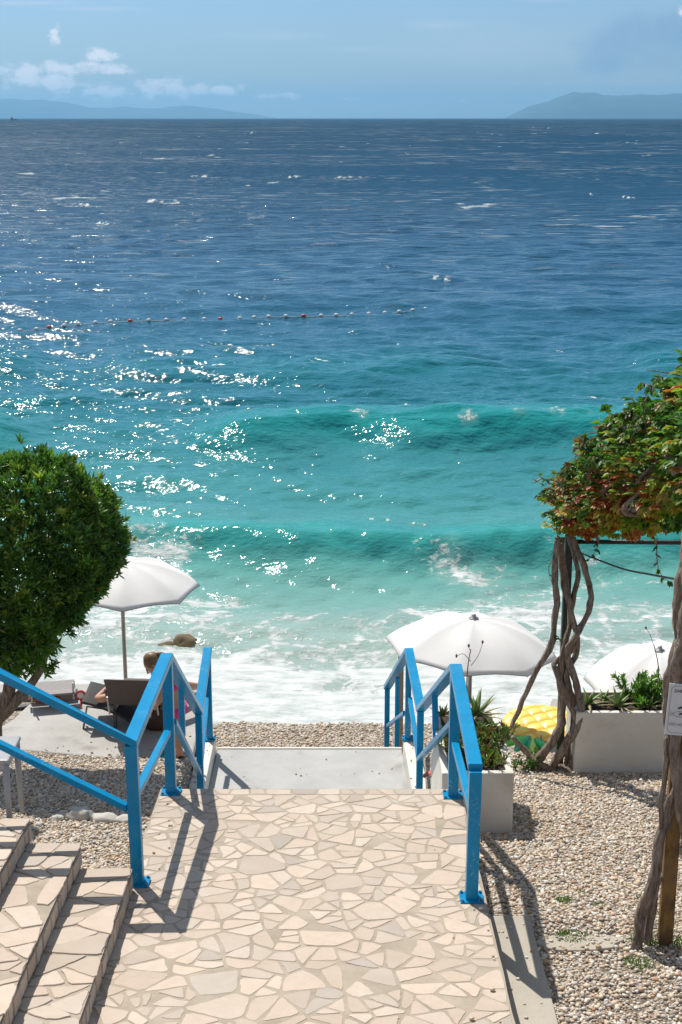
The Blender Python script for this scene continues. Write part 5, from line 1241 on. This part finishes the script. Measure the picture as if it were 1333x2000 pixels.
def girl():
    d = 13.12; q = lambda x, y, dd=0: P(x, y, d+dd)
    foot = PZ(349, 1478, -1.55); d = foot.y; base = Vector((foot.x, foot.y, -1.55))
    t = thing('person', 'girl in a pink bikini standing bent forward beside the brown lounger, hair tied back', 'person', base)
    L = lambda v: v-base
    hipc = q(346, 1385); pel = L(hipc); waist = L(q(341, 1362)); chest = L(q(334, 1338)); neckb = L(q(325, 1318)); neck = L(q(317, 1308)); 
    hd = Vector((0, 0, 0))
    hL = L(q(350, 1392, -.06)); hR = L(q(348, 1392, .07)); kL = L(q(347, 1433, -.07)); kR = L(q(353, 1430, .12)); aL = L(q(352, 1470, -.05)); aR = L(q(346, 1466, .22)); aL.z = .07; aR.z = .07
    tL = Vector((aL.x-.13, aL.y-.02, .018)); tR = Vector((aR.x-.13, aR.y, .018)); hlL = Vector((aL.x+.03, aL.y, .025)); hlR = Vector((aR.x+.03, aR.y, .025))
    sL = neckb+Vector((.03, -.115, -.03)); sR = neckb+Vector((.03, .115, -.03)); eL = L(q(318, 1362, -.15)); eR = L(q(312, 1358, .12)); wL = L(q(306, 1378, -.12)); wR = L(q(303, 1374, .08))
    chains = [[(pel, (.105, .085)), (waist, (.085, .07)), (chest, (.10, .08)), (neckb, (.075, .06)), (neck, .036)],
              [0, (hL, .075), ((hL+kL)/2, .062), (kL, .045), ((kL+aL)/2, .042), (aL, .028), (tL, .020)], [9, (hlL, .024)],
              [0, (hR, .075), ((hR+kR)/2, .062), (kR, .045), ((kR+aR)/2, .042), (aR, .028), (tR, .020)], [16, (hlR, .024)],
              [3, (sL, .038), ((sL+eL)/2, .032), (eL, .027), ((eL+wL)/2, .024), (wL, .017), (wL+Vector((-.035, 0, -.045)), (.026, .013))],
              [3, (sR, .038), ((sR+eR)/2, .032), (eR, .027), ((eR+wR)/2, .024), (wR, .017), (wR+Vector((-.035, 0, -.045)), (.026, .013))]]
    # vertex numbering: 0-4 torso, 5-10 left leg, 11 heel, 12-17 right leg, 18 heel
    chains[2][0] = 9; chains[4][0] = 16
    body = skin_body('body', chains, M_SKIN, t)
    # fingers, joined into the body mesh
    parts = []
    for w_ in (wL, wR):
        o_ = w_+Vector((-.052, 0, -.066))
        for ch in hand(o_, Vector((-.5, 0, -.86)).normalized(), Vector((0, 1, 0)), Vector((.6, 0, -.5)), .85): parts.append(ch)
    mb = MB()
    for ch in parts: mb.tube([c[0] for c in ch], [c[1] for c in ch], 8)
    # head: tilted down, facing left
    hc = L(q(300, 1297)); tilt = Matrix.Rotation(R(-42), 3, 'Y')
    def face(p):
        k = 1.0
        if p.z < -.2: k -= .22*(-p.z-.2)*(1 if p.x < .2 else 1.4)
        return Vector((p.x*k-(.05 if p.z < -.4 else 0), p.y*(k), p.z))
    ellipsoid(mb, hc, (.088, .070, .108), 14, 18, tilt, face)
    def fp(x, y, z): return hc+tilt @ Vector((x, y, z))
    mb.tube([fp(-.084, 0, .012), fp(-.098, 0, -.016), fp(-.108, 0, -.032), fp(-.088, 0, -.038)], [.006, .009, .011, .006], 8)
    mb.tube([fp(-.080, -.024, -.064), fp(-.089, 0, -.066), fp(-.080, .024, -.064)], [.005, .009, .005], 8)
    for s in (-1, 1): mb.tube([fp(.008, s*.068, .014), fp(.018, s*.079, .006), fp(.014, s*.078, -.014), fp(.004, s*.070, -.026)], [.008, .011, .009, .006], 8)
    mb.build('head', M_SKIN, t, True)
    mb = MB()
    for s in (-1, 1): ellipsoid(mb, fp(-.080, s*.030, .006), (.008, .011, .008), 6, 8, tilt)
    mb.build('eyes', simple('eye_dark', (.04, .03, .025), .3, .1, 10, 0), t, True)
    mb = MB()
    def hairf(p): return p*(1+.04*mnoise.noise(p*6))
    ellipsoid(mb, fp(.016, 0, .026), (.090, .079, .100), 14, 20, tilt, hairf)
    p = smooth_path([fp(.085, 0, .05), fp(.13, -.01, .03), fp(.15, -.02, -.06), L(q(340, 1335, -.1))], 6, .004); mb.tube(p, lerp_list([.022, .026, .022, .008], len(p)), 9); mb.build('hair', M_HAIR, t, True)
    # bikini
    mb = MB(); ax = (chest-waist).normalized()
    def band(c, axis, rx, ry, h, n=20):
        yv = Vector((0, 1, 0)); xv = yv.cross(axis).normalized(); v = []; f = []
        for i, hh in enumerate((-h/2, h/2)):
            for j in range(n): a = 2*math.pi*j/n; v.append(c+axis*hh+xv*rx*math.cos(a)+yv*ry*math.sin(a))
        for j in range(n): f.append((j, (j+1) % n, n+(j+1) % n, n+j))
        mb.add(v, f)
    band(chest-ax*.01, ax, .093, .108, .05); o = mb.build('bikini_top', M_PINK, t, True); so = o.modifiers.new('s', 'SOLIDIFY'); so.thickness = .006; so.offset = 1
    mb = MB(); band(pel+ax*.0, ax, .103, .122, .085); o = mb.build('bikini_bottom', M_PINK, t, True); so = o.modifiers.new('s', 'SOLIDIFY'); so.thickness = .006; so.offset = 1
    # bow strings at the hip and nape
    mb = MB(); p0 = pel+Vector((.02, -.125, .03)); mb.tube(smooth_path([p0, p0+Vector((.05, -.02, .02)), p0+Vector((.07, -.02, -.06))], 5), .004, 5); mb.tube(smooth_path([p0, p0+Vector((.03, -.02, -.05)), p0+Vector((.03, -.02, -.11))], 5), .004, 5)
    mb.tube(smooth_path([neckb+Vector((.06, 0, .02)), neckb+Vector((.09, -.02, -.02)), neckb+Vector((.1, -.02, -.09))], 5), .004, 5); mb.build('strings', M_PINK, t, True)
    for a, tt in ((aL, tL), (aR, tR)):
        mb = MB(); c = (a+tt)/2; mb.box(Vector((c.x+.01, c.y, .010)), (.19, .072, .018)); mb.tube([Vector((tt.x+.02, tt.y-.03, .012)), Vector((tt.x+.03, tt.y, .052)), Vector((tt.x+.02, tt.y+.03, .012))], .008, 6); mb.tube([Vector((a.x, a.y-.032, .03)), Vector((a.x+.04, a.y, .06)), Vector((a.x, a.y+.032, .03))], .008, 6)
        mb.build('sandal', simple('black_sandal', (.03, .03, .035), .6, .1, 20, 0), t, bevel=.004)
girl()
def sunbather():
    t = thing('person', 'sunbather lying on the brown lounger, mostly hidden by its raised back', 'person', (LGX, LGY, -1.55)); z = .30
    pel = Vector((0, .22, z+.06)); ch = Vector((0, .10, z+.06)); nk = Vector((0, .06, z+.13)); hd = Vector((.02, .12, z+.10))
    chains = [[(pel, (.15, .11)), (Vector((0, .12, z+.08)), (.13, .09)), (ch, (.16, .10)), (nk, .05)],
              [0, (Vector((-.04, .34, z+.02)), .085), (Vector((.20, .58, z+.0)), .062), (Vector((.40, .78, z-.08)), .045), (Vector((.47, .90, z-.14)), .028)],
              [0, (Vector((.10, .30, z+.05)), .085), (Vector((.36, .46, z+.04)), .062), (Vector((.52, .58, z-.02)), .048), (Vector((.60, .72, z-.08)), .03)],
              [2, (Vector((-.18, .04, z+.10)), .05), (Vector((-.36, .05, z+.06)), .046), (Vector((-.43, .12, z+.03)), .038), (Vector((-.36, .32, z+.06)), .026), (Vector((-.34, .38, z+.05)), (.03, .015))],
              [2, (Vector((.18, .04, z+.10)), .05), (Vector((.34, .10, z+.06)), .042), (Vector((.30, .28, z+.06)), .026), (Vector((.28, .36, z+.05)), (.03, .015))]]
    skin_body('body', chains, M_SKIN, t)
    mb = MB(); ellipsoid(mb, hd, (.075, .09, .10)); mb.tube([hd+Vector((0, .085, .02)), hd+Vector((0, .108, -.02)), hd+Vector((0, .085, -.03))], [.007, .011, .006], 7); mb.build('head', M_SKIN, t, True)
    mb = MB(); ellipsoid(mb, hd+Vector((0, -.03, .02)), (.082, .085, .095)); mb.build('hair', M_HAIR, t, True)
    mb = MB(); 
    for w_, s in ((Vector((-.335, .395, z+.05)), -1), (Vector((.275, .375, z+.05)), 1)):
        for cc in hand(w_, Vector((0, .95, -.3)).normalized(), Vector((1, 0, 0)), Vector((0, 0, -1)), 1.0): mb.tube([c[0] for c in cc], [c[1] for c in cc], 7)
    mb.build('fingers', M_SKIN, t, True)
    mb = MB(); ellipsoid(mb, pel+Vector((0, .02, 0)), (.165, .13, .12)); mb.build('swim_trunks', simple('navy_cloth', (.03, .04, .08), .8, .1, 20, 0), t, True)
sunbather()

# ================================================================== SMALL THINGS
M_RED = simple('red_plastic', (.62, .02, .04), .35, .08, 10, 0); M_OR = fabric('orange_towel', (.85, .17, .04), .1)
def small_things():
    g = random.Random(2)
    # red and white bat
    c = P(158, 1358, 13.9); t = thing('beach_bat', 'round red beach bat with white centre behind the dark grey beach chair', 'bat', (c.x, c.y, c.z-.10))
    mb = MB(); mb.tube([Vector((0, 0, .10)), Vector((0, .02, .10))], .052, 20); o = mb.build('rim', M_RED, t); mb = MB(); mb.tube([Vector((0, -.004, .10)), Vector((0, .001, .10))], .034, 18); mb.build('face', M_WHITE, t)
    mb = MB(); mb.tube([Vector((0, .01, .055)), Vector((0, .01, -.02))], .012, 8); mb.build('handle', M_RED, t, True)
    # orange towel
    n = 26; mb = MB(); v = []
    a = PZ(58, 1371, -1.545); b = PZ(112, 1378, -1.545); cc = PZ(103, 1368, -1.545)
    for i in range(n+1):
        for j in range(7):
            f = i/n; p = a.lerp(b, f)+Vector((0, .22*j/6, 0)); v.append((p.x, p.y-.03*math.sin(f*9), -1.53+.022*abs(mnoise.noise(Vector((f*6, j*.6, 0))))*2+.012*math.sin(f*12+j)))
    f_ = [(i*7+j, i*7+j+1, (i+1)*7+j+1, (i+1)*7+j) for i in range(n) for j in range(6)]; mb.add(v, f_); o = mb.build('towel', M_OR, None, True); so = o.modifiers.new('s', 'SOLIDIFY'); so.thickness = .012; tag(o, 'crumpled orange towel on the far edge of the terrace', 'towel')
    # brown beach bag
    c = PZ(306, 1432, -1.55); t = thing('beach_bag', 'dark brown beach bag standing under the raised back of the lounger', 'bag', (c.x, c.y+.12, -1.55)); mb = MB()
    def bf(p): return Vector((p.x*(1+.12*mnoise.noise(p*3)), p.y, max(p.z, -.75)*(1+.08*mnoise.noise(p*4+Vector((3, 0, 0))))))
    ellipsoid(mb, (0, 0, .12), (.17, .10, .16), 14, 22, None, bf); mb.build('bag_body', simple('brown_leather', (.06, .032, .022), .6, .2, 12, .4, .01), t, True)
    mb = MB(); mb.tube(smooth_path([Vector((-.09, -.05, .22)), Vector((-.06, -.07, .31)), Vector((.05, -.07, .31)), Vector((.09, -.05, .22))], 6), .007, 6); mb.build('handle', M_TRIM, t, True)
    # turquoise swim fin pieces by the girl's feet
    M_TQ = simple('turquoise_rubber', (.0, .33, .33), .5, .1, 20, 0)
    for (px, py, rz, nm) in ((322, 1471, .5, 'turquoise flip-flop lying nearer the lounger bag'), (326, 1480, -.3, 'turquoise flip-flop at the gravel edge of the terrace')):
        c = PZ(px, py, -1.54); t = thing('flip_flop', nm, 'flip-flop', (c.x, c.y, -1.548), rz=rz); mb = MB(); v = []; n = 18
        for k in range(n): a = 2*math.pi*k/n; v.append((.12*math.cos(a), (.043-.008*math.cos(a))*math.sin(a), .018))
        mb.add(v+[(x, y, 0) for x, y, z in v], [tuple(range(n))]+[(i, n+i, n+(i+1) % n, (i+1) % n) for i in range(n)]); mb.build('sole', M_TQ, t, bevel=.003)
        mb = MB(); mb.tube(smooth_path([Vector((-.02, -.036, .02)), Vector((.03, -.012, .05)), Vector((.06, 0, .022)), Vector((.03, .012, .05)), Vector((-.02, .036, .02))], 5), .005, 6); mb.build('strap', M_TRIM, t, True)
    for (px, py, rz, nm) in ((38, 1369, .3, 'black flip-flop at the left end of the terrace'),):
        c = PZ(px, py, -1.54); t = thing('flip_flop', nm, 'flip-flop', (c.x, c.y, gnd(c.x, c.y)+.02), rz=rz); mb = MB(); v = []; n = 18
        for k in range(n): a = 2*math.pi*k/n; v.append((.12*math.cos(a), (.043-.008*math.cos(a))*math.sin(a), .018))
        mb.add(v+[(x, y, 0) for x, y, z in v], [tuple(range(n))]+[(i, n+i, n+(i+1) % n, (i+1) % n) for i in range(n)]); mb.build('sole', M_TRIM, t, bevel=.003)
    # red strip beside the stairs
    a = PZ(826, 1521, -1.42); b = PZ(852, 1508, -1.40); mb = MB(); mb.sweep([a+Vector((0, 0, .02)), b+Vector((0, 0, .03))], .05, .012); tag(mb.build('plank', simple('faded_red', (.62, .13, .09), .7, .15, 20, .1), bevel=.003), 'short faded red board lying on the gravel between the stairs and the near planter', 'board')
    # twig
    a = PZ(1185, 1822, -.27); b = PZ(1203, 1808, -.27); mb = MB(); mb.tube([a+Vector((0, 0, .012)), (a+b)/2+Vector((0, 0, .02)), b+Vector((0, 0, .015))], .005, 6); tag(mb.build('twig', M_DRY, None, True), 'thin reddish twig lying on the gravel near the forked stem', 'twig')
small_things()

# ================================================================== ON THE WATER
M_BUOY = simple('buoy_white', (.80, .78, .74), .5, .1, 10, 0); M_BUOYR = simple('buoy_red', (.75, .10, .06), .45, .1, 10, 0)
def sea_at(px, py): return PZ(px, py, SEA)
def buoys():
    pts = [(12, 650), (60, 648), (110, 641), (180, 634), (230, 631), (300, 629), (370, 627), (450, 626), (520, 622), (552, 621), (620, 620), (680, 618), (745, 615), (800, 610), (850, 605), (905, 602), (940, 599), (955, 594)]
    path = smooth_path([sea_at(*p)+Vector((0, 0, .04)) for p in pts], 8); t = thing('buoy_line', 'swimming line of small white and orange floats stretched across the bay', 'buoy line')
    mb = MB(); mb.tube(path, .015, 5); mb.build('rope', simple('rope_pale', (.5, .48, .42), .8, .1, 10, 0), t, True)
    acc = 0; k = 0; nxt = .4; proto = None
    for i in range(1, len(path)):
        acc += (path[i]-path[i-1]).length
        if acc >= nxt:
            acc = 0; k += 1; nxt = .62
            if proto is None or k == 2 or True:
                pass
            key = 1 if (k % 5 == 3 and path[i].x < 1) else 0
            if key not in BM:
                mb = MB(); ellipsoid(mb, (0, 0, 0), (.10, .07, .07), 8, 10); o = mb.build('float', M_BUOYR if key else M_BUOY, t, True); BM[key] = o
                if key: o['label'] = 'orange float'
            else:
                o = BM[key].copy(); COL.objects.link(o); o.parent = t
            o.location = path[i]+Vector((0, 0, .04))
BM = {}
buoys()
def marker():
    c = sea_at(1272, 590); t = thing('marker_buoy', 'single small red marker buoy far out on the right', 'buoy', c); mb = MB(); ellipsoid(mb, (0, 0, .06), (.15, .15, .15), 10, 14); mb.build('body', M_BUOYR, t, True)
    mb = MB(); mb.tube([Vector((0, 0, .18)), Vector((0, 0, .26))], .02, 8); mb.build('ring', M_TRIM, t, True)
marker()
def ship():
    c = Vector(((28-666.5)/2882*5500, 5500, SEA)); t = thing('cargo_ship', 'tiny grey ship on the horizon below the left-hand hills', 'ship', c, rz=R(4)); M_SH = simple('ship_grey', (.10, .12, .14), .6, .1, .2, 0)
    mb = MB(); L_, w, h = 14, 3.5, 3.5; pr = [(-L_, -w), (L_*.7, -w), (L_, 0), (L_*.7, w), (-L_, w)]; n = 5
    mb.add([(x*.93, y*.9, 0) for x, y in pr]+[(x, y, h) for x, y in pr], [tuple(range(n, 2*n)), tuple(range(n-1, -1, -1))]+[(i, (i+1) % n, n+(i+1) % n, n+i) for i in range(n)]); mb.build('hull', M_SH, t)
    mb = MB(); mb.box((-8, 0, h+3), (7, 5.5, 6)); mb.build('bridge', M_SH, t); mb = MB(); mb.tube([Vector((-7, 0, h+6)), Vector((-7, 0, h+13))], .5, 6); mb.tube([Vector((5, 0, h)), Vector((5, 0, h+6))], .5, 6); mb.build('mast', M_SH, t)
ship()

# ================================================================== HAZE
def haze():
    mb = MB(); mb.box((0, 25000, 390), (104000, 56000, 804)); 
    m = bpy.data.materials.new('haze_air'); m.use_nodes = True; N = m.node_tree.nodes; N.remove(N['Principled BSDF'])
    v = N.new('ShaderNodeVolumePrincipled'); v.inputs['Color'].default_value = (.30, .66, 1.0, 1); v.inputs['Density'].default_value = HAZE; v.inputs['Anisotropy'].default_value = .35
    m.node_tree.links.new(v.outputs[0], N['Material Output'].inputs['Volume']); o = mb.build('haze', m); tag(o, 'thin pale blue sea haze', kind='stuff')
HAZE = 3.4e-5
if HAZE: haze()
